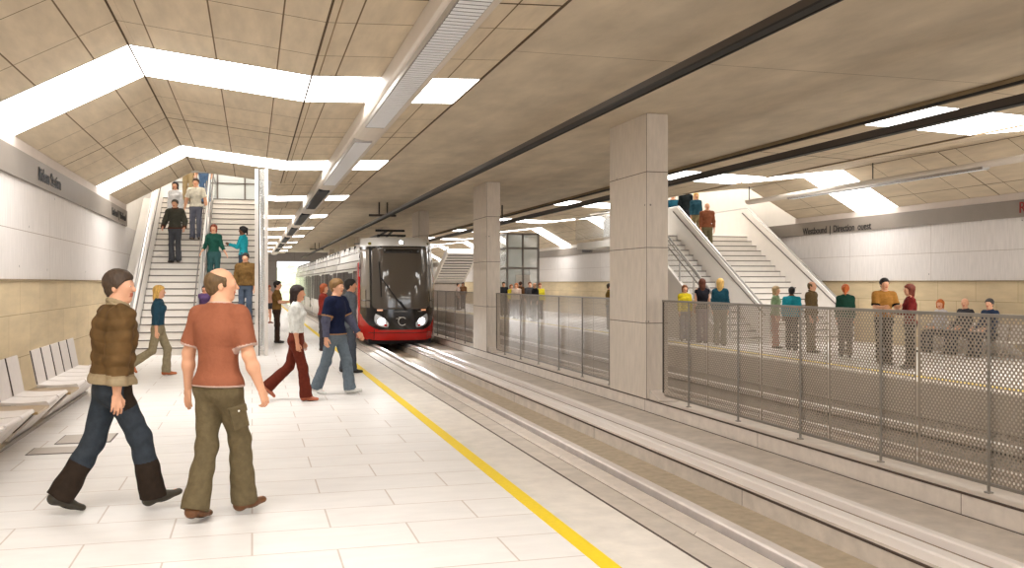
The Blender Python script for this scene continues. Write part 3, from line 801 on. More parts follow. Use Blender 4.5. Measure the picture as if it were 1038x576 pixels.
class Ell:
    def __init__(s, c, r, M=None, k=.02, cut=()):
        s.c = np.asarray(c, float); s.r = np.asarray(r, float); s.M = M; s.k = k; s.cut = cut
    def d(s, P):
        Q = P-s.c
        if s.M is not None: Q = Q@s.M       # columns of M are the local axes
        k0 = np.linalg.norm(Q/s.r, axis=1); k1 = np.linalg.norm(Q/s.r**2, axis=1)+1e-9
        r = k0*(k0-1)/k1
        for p, n in s.cut: r = np.maximum(r, (P-np.asarray(p))@nrm(n))
        return r
    def box(s):
        r = s.r.max()+.03; return s.c-r, s.c+r
def wrinkle(P, amp, f=1.):
    x, y, z = P[:, 0]*f, P[:, 1]*f, P[:, 2]*f
    return amp*(np.sin(38*x+13*z+3*np.sin(21*y))*np.sin(31*z+9*x+2*np.sin(17*y+5*z))+.6*np.sin(57*z-23*y+11*x))
def field(prims, P, amp=0, f=1., wcut=()):
    D = np.full(len(P), 1e3)
    for p in prims:
        d = p.d(P); k = p.k
        h = np.clip(k-np.abs(D-d), 0, None)/k
        D = np.minimum(D, d)-h*h*k*.25
    if amp: D = D+wrinkle(P, amp, f)
    if amp == .0061: D = D-.008*np.abs(np.sin(np.pi*(P[:, 2]+.012*np.sin(9*P[:, 0]+6*P[:, 1]))/.085))+.004
    for p, n in wcut: D = np.maximum(D, (P-np.asarray(p))@nrm(n))
    return D
QUILT = [0]
def polygonise(prims, vox, amp=0, f=1., wcut=()):
    lo = np.min([p.box()[0] for p in prims], axis=0)-2*vox; hi = np.max([p.box()[1] for p in prims], axis=0)+2*vox
    B = 6; n = np.ceil((hi-lo)/vox/B).astype(int); N = n*B+1
    G = np.full(N, 1., dtype=np.float32)
    cx = [lo[i]+(np.arange(n[i])+.5)*B*vox for i in range(3)]
    CP = np.stack(np.meshgrid(*cx, indexing='ij'), -1).reshape(-1, 3)
    cd = field(prims, CP, 0, 1, wcut)
    half = B*vox*.87*1.9+amp*2
    act = np.abs(cd) < half
    ids = np.stack(np.unravel_index(np.arange(len(CP)), n), -1)
    for (i, j, k) in ids[(cd <= -half)]: G[i*B:(i+1)*B+1, j*B:(j+1)*B+1, k*B:(k+1)*B+1] = -1
    A = ids[act]
    off = np.stack(np.meshgrid(*[np.arange(B+1)]*3, indexing='ij'), -1).reshape(-1, 3)
    for c in range(0, len(A), 1500):
        I = (A[c:c+1500, None, :]*B+off[None]).reshape(-1, 3)
        d = field(prims, lo+I*vox, amp, f, wcut)
        G[I[:, 0], I[:, 1], I[:, 2]] = d
    # surface nets
    S = G < 0
    c8 = [S[a:N[0]-1+a, b:N[1]-1+b, c:N[2]-1+c] for a in (0, 1) for b in (0, 1) for c in (0, 1)]
    cnt = sum(c.astype(np.int8) for c in c8)
    cell = (cnt > 0) & (cnt < 8)
    ci = np.argwhere(cell)
    if len(ci) == 0: return np.zeros((0, 3)), np.zeros((0, 4), int)
    idx = np.full(cell.shape, -1, dtype=np.int64); idx[cell] = np.arange(len(ci))
    acc = np.zeros((len(ci), 3)); w = np.zeros(len(ci))
    cor = [(a, b, c) for a in (0, 1) for b in (0, 1) for c in (0, 1)]
    for A1 in cor:
        for ax in range(3):
            if A1[ax]: continue
            B1 = list(A1); B1[ax] = 1
            g0 = G[ci[:, 0]+A1[0], ci[:, 1]+A1[1], ci[:, 2]+A1[2]]; g1 = G[ci[:, 0]+B1[0], ci[:, 1]+B1[1], ci[:, 2]+B1[2]]
            m = (g0 < 0) != (g1 < 0); t = np.where(m, g0/np.where(m, g0-g1, 1), 0)
            p = np.tile(np.array(A1, float), (len(ci), 1)); p[:, ax] += t
            acc += p*m[:, None]; w += m
    Vt = lo+(ci+acc/w[:, None])*vox
    F = []
    for ax in range(3):
        u, v = (ax+1) % 3, (ax+2) % 3
        sl0 = [slice(None)]*3; sl1 = [slice(None)]*3; sl0[ax] = slice(0, -1); sl1[ax] = slice(1, None)
        s0 = S[tuple(sl0)]; s1 = S[tuple(sl1)]; e = np.argwhere(s0 != s1)
        e = e[(e[:, u] > 0) & (e[:, v] > 0) & (e[:, u] < N[u]-1) & (e[:, v] < N[v]-1)]
        q = []
        for du, dv in ((-1, -1), (0, -1), (0, 0), (-1, 0)):
            k = e.copy(); k[:, u] += du; k[:, v] += dv; q.append(idx[k[:, 0], k[:, 1], k[:, 2]])
        q = np.stack(q, -1); fl = ~S[e[:, 0], e[:, 1], e[:, 2]]
        q[fl] = q[fl][:, ::-1]; F.append(q)
    F = np.concatenate(F); F = F[(F >= 0).all(1)]
    return Vt, F
def skinmesh(name, parts, mats, parent, zone=None):
    """parts: list of (prims, vox, amp, f, wcut) polygonised and joined into one mesh object"""
    Vs = []; Fs = []; o = 0
    for pr, vox, amp, f, wc in parts:
        v, fc = polygonise(pr, vox, amp, f, wc); Vs.append(v); Fs.append(fc+o); o += len(v)
    v = np.concatenate(Vs); fc = np.concatenate(Fs)
    me = bpy.data.meshes.new(name)
    me.vertices.add(len(v)); me.vertices.foreach_set('co', v.astype(np.float32).ravel())
    me.loops.add(len(fc)*4); me.loops.foreach_set('vertex_index', fc.astype(np.int32).ravel())
    me.polygons.add(len(fc)); me.polygons.foreach_set('loop_start', np.arange(0, len(fc)*4, 4, dtype=np.int32))
    try: me.polygons.foreach_set('loop_total', np.full(len(fc), 4, dtype=np.int32))
    except Exception: pass
    for m in (mats if isinstance(mats, (list, tuple)) else [mats]): me.materials.append(m)
    if zone is not None:
        me.polygons.foreach_set('material_index', zone(v[fc].mean(1)).astype(np.int32))
    me.polygons.foreach_set('use_smooth', np.ones(len(fc), dtype=bool))
    me.update(calc_edges=True); me.validate()
    ob = bpy.data.objects.new(name, me); C.objects.link(ob); ob.parent = parent
    return ob
def fabric(rgb, ns=26, noise=.16, bump=.35, rough=.85):
    l = .3*rgb[0]+.6*rgb[1]+.1*rgb[2]; rgb = tuple(int(.96*(c*.86+l*.14)) for c in rgb); return mat('fabric_%d_%d_%d' % tuple(rgb), tuple(rgb), rough, noise=noise, nscale=ns, bump=bump, spec=.15)
def skinm(rgb): return mat('skin_%d_%d_%d' % tuple(rgb), tuple(rgb), .55, noise=.06, nscale=14, spec=.3)
def hairm(rgb): return mat('hair_%d_%d_%d' % tuple(rgb), tuple(rgb), .6, noise=.35, nscale=40, bump=.5, stretch=(1, 1, .25))
SKIN = (222, 168, 136); SKIN2 = (206, 148, 116); DARKSKIN = (112, 74, 54)
M_EYE = mat('eye_white', (232, 228, 222), .3); M_IRIS = mat('eye_iris', (58, 42, 32), .2)

def person(label, loc, head, H=1.75, sex='m', pose=None, top=None, legs=None, shoes=(50, 42, 36), skin=SKIN, hair=('short', (60, 44, 34)),
           vox=.009, girth=1., hy=0, hp=0, group=None, hold=None, seat=False):
    P = dict(lean=.02, twist=0, thR=(0, 0, -1), thL=(0, 0, -1), shR=(0, 0, -1), shL=(0, 0, -1), ftR=0, ftL=0,
             uaR=(.14, -.03, -1), uaL=(-.14, -.03, -1), faR=(.04, .16, -1), faL=(-.04, .16, -1), curl=.5)
    P.update(pose or {})
    s = H/1.75; m = sex == 'm'; g = girth
    root = empty('person', loc, head)
    top = top or {}; legs = legs or {}
    # ---- skeleton in a frame with the figure facing +Y
    hipz = .91*s; J = {}
    J['pel'] = V3(0, 0, hipz)
    lean = P['lean']; up = V3(0, math.sin(lean), math.cos(lean))
    tw = R(P['twist']); rt = V3(math.cos(tw), math.sin(tw), 0); fw = V3(-math.sin(tw), math.cos(tw), 0); fw = nrm(np.cross(up, rt))
    J['waist'] = J['pel']+up*.17*s; J['chest'] = J['pel']+up*.36*s; J['neck'] = J['pel']+up*.565*s; 
    shw = (.178 if m else .150)*s*(1+.5*(g-1))
    for sd, q in (('R', 1), ('L', -1)):
        J['hip'+sd] = J['pel']+V3(q*.088*s, 0, 0)
        J['kn'+sd] = J['hip'+sd]+nrm(P['th'+sd])*.42*s
        J['an'+sd] = J['kn'+sd]+nrm(P['sh'+sd])*.41*s
        J['sh'+sd] = J['pel']+up*.500*s+rt*q*shw
        J['el'+sd] = J['sh'+sd]+nrm(P['ua'+sd])*.285*s
        J['wr'+sd] = J['el'+sd]+nrm(P['fa'+sd])*.255*s
    # feet
    def foot(sd):
        q = 1 if sd == 'R' else -1; c = R(P['ft'+sd]); out = .16*q
        fd = nrm(V3(out, math.cos(c), -math.sin(c))); an = J['an'+sd]
        fu = nrm(np.cross(nrm(np.cross(fd, V3(0, 0, 1))), fd))
        heel = an-fu*.058*s-fd*.035*s; toe = heel+fd*.20*s
        return fd, fu, heel, toe
    ft = {sd: foot(sd) for sd in 'RL'}
    zmin = min(min(ft[sd][2][2], ft[sd][3][2]) for sd in 'RL')-.036*s
    if seat: zmin = hipz-.55*s
    dz = V3(0, 0, -zmin)
    for k in J: J[k] = J[k]+dz
    ft = {sd: (a, b, c+dz, d+dz) for sd, (a, b, c, d) in ft.items()}
    # head frame
    hyr, hpr = R(hy), R(hp)
    HM = np.array(Matrix.Rotation(-hyr, 3, 'Z') @ Matrix.Rotation(-hpr, 3, 'X'))      # columns = local axes; hy>0 looks to the figure's right
    nb = J['neck']; hc = nb+up*.085*s+V3(0, .018*s, 0)+V3(0, 0, .058*s)
    hs = s*(.97 if not m else 1.)
    def hp_(x, y, z): return hc+HM@(V3(x, y, z)*hs)
    def hd_(x, y, z): return HM@V3(x, y, z)
    body = [Cone(J['pel']-rt*.07*s, J['pel']+rt*.07*s, .095*s, .095*s, .04, (fw, .95)),
            Cone(J['pel'], J['waist'], .115*s, .105*s, .05, (fw, .8)),
            Ell(J['chest']+up*.02*s, V3(.150, .10, .17)*s, None, .05),
            Cone(J['shR']-up*.012*s, J['shL']-up*.012*s, .047*s, .047*s, .05),
            Cone(nb-up*.05*s, nb+up*.07*s+V3(0, .012*s, 0), .058*s if m else .048*s, .052*s if m else .043*s, .04)]
    for q in (1, -1):
        body.append(Cone(nb+up*.01*s, nb+rt*q*shw*.8-up*.045*s, .04*s, .045*s, .05))
    hd = [Ell(hp_(0, -.012, .034), V3(.077, .096, .085)*hs, HM, .02), Ell(hp_(0, .022, -.03), V3(.058, .066, .082)*hs, HM, .04),
          Ell(hp_(0, .058, -.088), V3(.026, .026, .022)*hs, HM, .03), Cone(hp_(0, .082, .022), hp_(0, .106, -.018), .009*hs, .014*hs, .015),
          Ell(hp_(.028, .066, .0), V3(.022, .02, .02)*hs, HM, .03), Ell(hp_(-.028, .066, .0), V3(.022, .02, .02)*hs, HM, .03),
          Cone(hp_(-.028, .076, .03), hp_(.028, .076, .03), .011*hs, .011*hs, .02),
          Cone(hp_(-.016, .083, -.048), hp_(.016, .083, -.048), .008*hs, .008*hs, .008), Cone(hp_(-.013, .081, -.060), hp_(.013, .081, -.060), .008*hs, .008*hs, .008),
          Ell(hp_(.076, -.008, -.004), V3(.010, .020, .032)*hs, HM, .008), Ell(hp_(-.076, -.008, -.004), V3(.010, .020, .032)*hs, HM, .008),
          Cone(nb+up*.02*s, hp_(0, -.015, -.03), .055*s if m else .044*s, .05*s, .03)]
    am = 1.0 if m else .82
    hands = []; arms = []
    for sd, q in (('R', 1), ('L', -1)):
        sh, el, wr = J['sh'+sd], J['el'+sd], J['wr'+sd]
        arms += [Cone(sh, el, .052*s*am*g, .041*s*am*g, .035), Cone(el, el+(wr-el)*.35, .042*s*am*g, .043*s*am*g, .03), Cone(el+(wr-el)*.35, wr, .042*s*am*g, .027*s*am, .03, )]
        body += [Cone(J['hip'+sd], J['kn'+sd], .083*s, .054*s, .05), Cone(J['kn'+sd], J['kn'+sd]+(J['an'+sd]-J['kn'+sd])*.4, .052*s, .054*s, .03), Cone(J['kn'+sd]+(J['an'+sd]-J['kn'+sd])*.4, J['an'+sd], .052*s, .034*s, .03)]
        fd, fu, heel, toe = ft[sd]; body += [Cone(heel+fu*.01*s, toe+fu*.0, .03*s, .024*s, .03)]
        # hand: palm faces the thigh; fingers hang from the palm's end, thumb in front
        a = nrm(wr-el); inn = V3(-q, 0, 0); pn = inn-a*(inn@a)
        if np.linalg.norm(pn) < .2: pn = V3(0, 0, -1)-a*(V3(0, 0, -1)@a)
        pn = nrm(pn)                                    # palm normal
        fwv = nrm(np.cross(a, pn)*q)
        if 'palm'+sd in P: pn = nrm(np.asarray(P['palm'+sd])-a*(np.asarray(P['palm'+sd])@a)); fwv = nrm(np.cross(a, pn)*q)
        if fwv@V3(0, 1, 0) < 0 and 'palm'+sd not in P: fwv = -fwv
        k = s*(1 if m else .9)*1.02; cu = P.get('curl'+sd, P['curl'])
        hands += [Cone(wr-a*.02*k, wr+a*.02*k, .026*k*am, .024*k, .02, (pn, .8)), Cone(wr+a*.028*k+fwv*.014*k, wr+a*.078*k+fwv*.018*k, .021*k, .017*k, .02, (pn, .62)), Cone(wr+a*.028*k-fwv*.012*k, wr+a*.074*k-fwv*.02*k, .021*k, .017*k, .02, (pn, .62))]
        for fi, (o, L0) in enumerate(((.030, .072), (.0105, .08), (-.0095, .074), (-.029, .058))):
            b0 = wr+a*(.083-.004*abs(fi-1))*k+fwv*o*k; d = a+fwv*(o*1.6); L = L0*k; r = (.0088, .009, .0086, .0075)[fi]*k
            for seg, (fr, an_) in enumerate(((.45, .35+cu*.6), (.3, .7+cu*1.6), (.25, .9+cu*2.6))):
                an2 = cu*(.35, 1.25, 1.9)[seg]; dd = nrm(d*math.cos(an2)+pn*math.sin(an2)); b1 = b0+dd*L*fr
                hands.append(Cone(b0, b1, r, r*.93, .004)); b0 = b1; r *= .93
        t0 = wr+a*.028*k+fwv*.024*k+pn*.004*k; t1 = t0+nrm(a*.75+fwv*.72+pn*.25)*.034*k; t2 = t1+nrm(a+fwv*(.25-.3*cu)+pn*(.2+.6*cu))*.028*k; t3 = t2+nrm(a+pn*(.2+cu*.8)-fwv*.1)*.022*k
        hands += [Cone(t0, t1, .0125*k, .0108*k, .012), Cone(t1, t2, .0105*k, .0095*k, .004), Cone(t2, t3, .0095*k, .008*k, .004)]
    fine = min(vox, .006); M_S = skinm(skin); M_LIP = skinm(tuple(int(c*f) for c, f in zip(skin, (.86, .62, .6))))
    lipc = hp_(0, .09, -.054)
    def bzone(c):
        q = (c-lipc)@HM; return ((np.abs(q[:, 0]) < .024*hs) & (np.abs(q[:, 2]) < .013*hs) & (q[:, 1] > -.012)).astype(int)
    if vox <= .007: parts = [(body+arms+hd+hands, vox, 0, 1, ())] if vox <= .0055 else [(body+arms+hd, vox, 0, 1, ()), (hands, .005, 0, 1, ())]
    else: parts = [(body+arms, vox, 0, 1, ()), (hd, max(.007, vox*.7), 0, 1, ()), (hands, .006 if vox < .011 else .0075, 0, 1, ())]
    skinmesh('body', parts, [M_S, M_LIP], root, bzone)
    # eyes
    for q in (1, -1):
        e = MB(); c = hp_(q*.030, .0815, .008); e.sphere(c, .0115*hs, 10, 0, 8); e.sphere(c+hd_(0, .0062, 0)*hs, .0064*hs, 8, 1, 6)
        e.build('eye', [M_EYE, M_IRIS], root, smooth=True, fix=False)
    # ---- hair
    style, hc_rgb = hair; HMt = hairm(hc_rgb)
    pl = (hp_(0, .082, .068), HM@V3(0, .66, -.62)); lowback = (hp_(0, -.07, -.078), HM@V3(0, .15, -1))
    side = (hp_(0, .03, 0), HM@V3(0, 1, -.05)); up_ = (hp_(0, 0, .012), HM@V3(0, 0, -1))
    hr = [] ; hv = max(.006, vox*.75) if vox > .0055 else .005
    if style != 'bald':
        brow = [Cone(hp_(q*.014, .0885, .034), hp_(q*.042, .074, .038), .0042*hs, .003*hs, .004) for q in (1, -1)]
        skinmesh('eyebrows', [(brow, .003 if vox < .009 else .0045, 0, 1, ())], HMt, root)
    if style in ('short', 'parted', 'bob', 'long', 'ponytail'):
        th = .013 if style == 'short' else .018
        hr = [Ell(hp_(0, -.016, .04), V3(.079+th, .098+th, .086+th)*hs, HM, .01, cut=(pl, lowback)),
              Ell(hp_(0, .012, .075), V3(.068, .078, .05)*hs, HM, .015, cut=(side if False else (hp_(0, .088, 0), HM@V3(0, 1, 0)), up_))]
        for q in (1, -1): hr.append(Cone(hp_(q*.076, .018, .035), hp_(q*.078, .012, .0), .012*hs, .008*hs, .01))
        hr.append(Ell(hp_(0, -.05, -.02), V3(.066, .056, .065)*hs, HM, .02))
    if style == 'horseshoe':
        hr = [Ell(hp_(0, -.016, .03), V3(.086, .106, .088)*hs, HM, .01, cut=((hp_(0, .03, 0), HM@V3(0, 1, 0)), lowback, (hp_(0, -.05, .082), HM@V3(0, .38, 1)))),
              Ell(hp_(0, -.05, -.02), V3(.066, .058, .062)*hs, HM, .02)]
        for q in (1, -1): hr.append(Cone(hp_(q*.077, .022, .03), hp_(q*.079, .012, -.0), .012*hs, .008*hs, .01))
    if style == 'long':
        hr += [Cone(hp_(0, -.05, .03), hp_(0, -.075, -.10), .088*hs, .075*hs, .03, (HM@V3(0, 1, 0), .75)), Cone(hp_(0, -.075, -.08), hp_(0, -.09, -.24), .078*hs, .05*hs, .03, (HM@V3(0, 1, 0), .55))]
        for q in (1, -1): hr.append(Cone(hp_(q*.075, -.01, .04), hp_(q*.078, -.02, -.12), .026*hs, .02*hs, .02))
    if style == 'bob':
        hr += [Cone(hp_(0, -.045, .02), hp_(0, -.055, -.09), .09*hs, .078*hs, .03, (HM@V3(0, 1, 0), .8))]
        for q in (1, -1): hr.append(Cone(hp_(q*.076, .0, .04), hp_(q*.078, .0, -.075), .025*hs, .022*hs, .02))
    if style == 'ponytail':
        hr += [Ell(hp_(0, -.12, .06), V3(.03, .03, .03)*hs, HM, .02), Cone(hp_(0, -.13, .05), hp_(0, -.14, -.12), .034*hs, .018*hs, .03)]
    if hr: skinmesh('hair', [(hr, hv, .0016, 2.2, ())], HMt, root)
    # ---- trousers / skirt
    kind = legs.get('kind', 'trousers'); lc = legs.get('color', (70, 74, 90)); fl = legs.get('flare', .078); a0 = .014
    tr = [Cone(J['pel']-rt*.068*s-V3(0, .0, .01), J['pel']+rt*.068*s-V3(0, 0, .01), (.098+a0)*s*g, (.098+a0)*s*g, .05, (V3(0, 1, 0), .92)),
          Cone(J['pel'], J['pel']+up*.14*s, (.125+a0)*s*g, (.118+a0)*s*g, .05, (fw, .80))]
    wz = J['pel']+up*(max(.095, top.get('hem', .02)+.035))*s; wc = [(wz, up)]
    if kind in ('trousers', 'shorts'):
        for sd, q in (('R', 1), ('L', -1)):
            kn, an, hpj = J['kn'+sd], J['an'+sd], J['hip'+sd]; sdn = nrm(an-kn)
            if kind == 'shorts':
                mid = hpj+(kn-hpj)*.62; tr.append(Cone(hpj, kn, .098*s*g, .088*s*g, .045, cut=((mid, kn-hpj),)))
            else:
                fd, fu, heel, toe = ft[sd]
                tr += [Cone(hpj, kn, .095*s*g, .073*s*g, .045)]
                endp = an+sdn*.035*s; cut = ((endp, sdn*.8+nrm(sdn)*.2),)
                tr.append(Cone(kn, an+sdn*.06*s+fd*.006, .071*s*g, fl*s, .04, cut=cut))
    else:
        kz = J['pel']-up*(.40 if kind == 'skirt' else .2)*s
        tr.append(Cone(J['pel'], (J['knR']+J['knL'])/2, .115*s, .15*s, .05, cut=((kz, V3(0, 0, -1)),)))
    pc = [lc]; zone = None
    mats = [fabric(c) for c in [lc]+legs.get('extra', [])]
    if legs.get('zone'): zone = lambda c, z=legs['zone']: z(c, J, s)
    tname = {'trousers': 'trousers', 'shorts': 'shorts', 'skirt': 'skirt', 'miniskirt': 'skirt'}[kind]
    tro = skinmesh(tname, [(tr, vox, .0035 if kind == 'trousers' else .002, .8, wc)], mats, root, zone)
    if legs.get('pocket'):
        for q in (1,):
            kn, hpj = J['knR'], J['hipR']; ax = nrm(kn-hpj); c = hpj+(kn-hpj)*.42; n = nrm(V3(1, -.55, 0)); n = nrm(n-ax*(n@ax)); t_ = np.cross(ax, n)
            pk = MB(); c2 = c+n*.088*s*g
            def pt(u, v, w): return tuple(c2+t_*u+ax*v+n*w)
            for (u0, u1, v0, v1, w1) in ((-.06, .06, -.03, .12, .012), (-.066, .066, -.055, 0, .022)):
                pk.add([pt(u, v, w) for w in (-.02, w1) for v in (v0, v1) for u in (u0, u1)], [(0,2,3,1),(4,5,7,6),(0,1,5,4),(2,6,7,3),(0,4,6,2),(1,3,7,5)])
            o = pk.build('cargo_pocket', mats[0], tro, bevel=.006)
            MB().sphere(pt(0, -.022, .024), .008).build('button', M_EYE, o, smooth=True)
    if legs.get('belt'):
        skinmesh('belt', [([Cone(J['pel'], J['pel']+up*.14*s, (.125+a0+.006)*s*g, (.118+a0+.006)*s*g, .05, (fw, .80))], max(.006, vox*.7), 0, 1, [(wz, up), (wz-up*.035*s, -up)])], fabric(legs['belt'], noise=.05), root)
    # ---- shoes
    for sd in 'RL':
        fd, fu, heel, toe = ft[sd]; sidev = np.cross(fd, fu)
        sh = [Cone(heel+fu*.012*s, heel+fd*.12*s+fu*.006*s, .040*s, .038*s, .03, (fu, .9)), Cone(heel+fd*.1*s, toe+fd*.005*s-fu*.002*s, .042*s, .033*s, .03, (fu, .75)), Cone(heel+fu*.015*s, J['an'+sd], .042*s, .038*s, .03)]
        if shoes == 'sandal': sh = sh[:2]; scol = (170, 92, 60)
        else: scol = shoes
        bot = heel-fu*.024*s
        skinmesh('shoe', [(sh, min(vox, .008), 0, 1, [(heel-fu*.034*s, -fu), (J['an'+sd]+fu*.0, nrm(fu+V3(0, 0, .01)))])], [mat('shoe_%d_%d_%d' % scol, scol, .45, noise=.12, nscale=20), mat('shoe_sole_%d' % scol[0], tuple(int(c*.45) for c in scol), .8)], root,
                 lambda c, b=bot, f=fu: (((c-b)@f) < 0.0).astype(int))
    # ---- top
    tc = top.get('color', (120, 120, 120)); b0 = top.get('bulk', .014); hem = top.get('hem', .02); sl = top.get('sleeve', 'long'); jk = top.get('jacket', False)
    tp = [Cone(J['pel']-rt*.068*s, J['pel']+rt*.068*s, (.113+b0)*s*g, (.113+b0)*s*g, .05, (fw, .97)),
          Cone(J['pel'], J['waist'], (.127+b0)*s*g, (.118+b0)*s*g*(1 if m else .95), .05, (fw, .85)),
          Cone(J['waist'], J['chest'], (.115+b0)*s*g*(1 if m else .9), (.135+b0)*s*g, .06, (fw, .8)),
          Ell(J['chest']+up*.02*s, V3(.160+b0, .108+b0, .175+b0)*s*V3(g, g, 1), None, .05),
          Cone(J['shR']-up*.018*s, J['shL']-up*.018*s, (.048+b0*.8)*s, (.048+b0*.8)*s, .06)]
    if m: tp.append(Ell(J['chest']+up*.02*s-fw*.02*s, V3(.158+b0, .105, .14)*s, None, .05))
    else:
        for q in (1, -1): tp.append(Ell(J['chest']+up*.035*s+fw*.085*s+rt*q*.065*s, V3(.058, .05, .056)*s+b0*.3, None, .04))
    for q in (1, -1): tp.append(Cone(nb+up*.0*s, nb+rt*q*shw*.85-up*.062*s, .045*s+b0*.4, .046*s+b0*.6, .05))
    slv = []
    for sd in 'RL':
        sh, el, wr = J['sh'+sd], J['el'+sd], J['wr'+sd]; ua = nrm(el-sh); fa = nrm(wr-el); bb = b0*s
        if sl == 'none': continue
        if sl == 'short':
            e = sh+(el-sh)*.80; slv.append(Cone(sh, el, .054*s*am*g+bb, .058*s*am*g+bb, .035, cut=((e, ua),)))
        else:
            fr = .5 if sl == 'three' else .98
            e = el+(wr-el)*fr
            slv += [Cone(sh, el, .056*s*am*g+bb, .046*s*am*g+bb, .035), Cone(el, wr, .047*s*am*g+bb, .034*s*am*g+bb*.9, .03, cut=((e, fa),))]
    hz = J['pel']+up*hem*s; wc = [(hz, -up), (nb+up*.035*s+fw*.0, nrm(up*1.0-fw*(-.35)))]
    ex = top.get('extra', []); mats = [fabric(c, ns=top.get('ns', 26), noise=top.get('noise', .16)) for c in [tc]+ex]
    trimm = top.get('trim')
    def tzone(c):
        z = np.zeros(len(c))
        if trimm:
            w_ = top.get('trimw', .012)*s
            z[((c-hz)@up) < w_*(1.6 if jk else 1)] = 1
            for sd in 'RL':
                sh, el, wr = J['sh'+sd], J['el'+sd], J['wr'+sd]
                if sl == 'short':
                    ua = nrm(el-sh); e = sh+(el-sh)*.80; q = 1 if sd == 'R' else -1
                    near = np.linalg.norm(c-e, axis=1) < .10*s
                    z[near & (((c-e)@ua) > -w_)] = 1
                elif jk:
                    fa = nrm(wr-el); e = el+(wr-el)*.98; near = np.linalg.norm(c-e, axis=1) < .11*s
                    z[near & (((c-e)@fa) > -w_*1.4)] = 1
            z[(((c-(nb+up*.02*s))@up) > 0) & (np.linalg.norm(c-nb, axis=1) < .12*s)] = 1
        return z
    if trimm: mats.insert(1, fabric(trimm, noise=.08))
    zf = tzone if trimm else (lambda c: np.zeros(len(c)))
    if top.get('zone'): zf0 = zf; zf = lambda c: np.maximum(zf0(c), top['zone'](c, J, s, rt, fw, up))
    nm = top.get('name', 'jacket' if jk else 'shirt')
    to = skinmesh(nm, [(tp+slv, vox, top.get('fold', .0035), top.get('ff', .9), wc)], mats, root, zf)
    if top.get('under'):     # long sleeves showing under short ones
        for sd in 'RL':
            sh, el, wr = J['sh'+sd], J['el'+sd], J['wr'+sd]
            us = [Cone(sh+(el-sh)*.5, el, .066*s*am, .064*s*am, .03), Cone(el, wr, .064*s*am, .048*s, .03, cut=((wr, wr-el),))]
            skinmesh('undershirt_sleeve', [(us, vox, .003, 1.2, ())], fabric(top['under']), root)
    if jk or top.get('collar'):
        cl = []; cr = top.get('collar', trimm or tc)
        for k in range(12):
            a0_ = 2*math.pi*k/12; a1_ = 2*math.pi*(k+1)/12
            def cp(a): return nb+up*(.028-.02*math.cos(a)*1)*s+fw*(math.cos(a)*.066+.008)*s+rt*math.sin(a)*.078*s
            cl.append(Cone(cp(a0_), cp(a1_), .016*s, .016*s, .01, (up, 1.35)))
        skinmesh('collar', [(cl, max(.006, vox*.7), .001, 2, ())], fabric(cr), to)
    if hold == 'bag':
        w_ = J['wrR']; 
    tag(root, label, 'person', group)
    return root, J
def hdg(a): return -(TH+R(a))        # 0 = away from the viewer, 90 = to the right of the picture, 180 = towards the viewer
def onfloor(px, py, z=0.):
    """ground point seen at a picture position"""
    d = (1.7-z)*950/(py-286.5); lat = (px-519)*d/950
    return (d*math.sin(TH)+lat*math.cos(TH), d*math.cos(TH)-lat*math.sin(TH), z)
# ------------------------------------------------------------------ the people
def sd(a, q=0): a = R(a); return (q, math.sin(a), -math.cos(a))       # limb direction swung forward by a degrees
BR = (110, 80, 42)
def quilt(c, J, s, rt, fw, up): return np.zeros(len(c))
def patchzone(c, J, s):
    """dark knee-down patches on the outer side of the jeans"""
    z = np.zeros(len(c))
    for k, q in (('R', 1), ('L', -1)):
        kn, an = J['kn'+k], J['an'+k]; ax = nrm(an-kn)
        t = ((c-kn)@ax)/np.linalg.norm(an-kn); d = np.linalg.norm(c-kn-np.outer((c-kn)@ax, ax), axis=1)
        side = (c-kn-np.outer((c-kn)@ax, ax))@V3(1, -.5, 0)
        z[(t > .42) & (d < .12) & (side > -.022)] = 1
        hp, kk = J['hip'+k], J['kn'+k]; a2 = nrm(kk-hp); t2 = ((c-hp)@a2)/np.linalg.norm(kk-hp)
        if k == 'R':
            f2 = (c-hp)@V3(.35, 1, 0); z[(t2 > .0) & (t2 < .42) & (f2 > .085) & (c[:, 0] > .09)] = 1
    return z
x, y, z = onfloor(113, 519)
person('man in a quilted brown jacket and patched jeans striding past the benches', (x, y, 0), hdg(56), 1.80, 'm',
       dict(thR=sd(25, .02), shR=sd(11, .0), ftR=-16, thL=sd(-14, -.02), shL=sd(-31, -.02), ftL=22, lean=.06, uaR=(.13, -.12, -1), faR=(.05, -.02, -1), uaL=(-.15, .1, -1), faL=(-.02, .2, -1), curl=.55),
       dict(color=BR, bulk=.034, hem=.02, jacket=True, trim=(168, 146, 110), trimw=.045, fold=.0061, ff=.8, noise=.3, ns=9, name='jacket'),
       dict(color=(56, 63, 72), extra=[(52, 40, 30)], zone=patchzone, flare=.098), (58, 52, 40), SKIN, ('short', (74, 58, 44)), .0062, 1.06, hy=35)
x, y, z = onfloor(221, 525)
person('balding man in a rust T-shirt and olive cargo trousers walking away', (x, y, 0), hdg(24), 1.80, 'm',
       dict(thR=sd(18, -.01), shR=sd(5, .0), ftR=-4, thL=sd(-4, .04), shL=sd(-20, .05), ftL=10, lean=.03, uaR=(.26, .03, -1), faR=(.22, .28, -1), uaL=(-.28, -.10, -1), faL=(-.12, .10, -1), curlL=.22, curlR=.95, curl=.5, palmL=(.2, 1, 0)),
       dict(color=(166, 94, 64), bulk=.018, hem=.0, sleeve='short', trim=(206, 172, 156), trimw=.014, fold=.0035, ff=.6, name='t_shirt', noise=.08),
       dict(color=(112, 96, 66), flare=.098, pocket=True), (112, 72, 40), (226, 170, 136), ('horseshoe', (104, 80, 50)), .0062, 1.0, hy=48)
x, y, z = onfloor(160, 381)
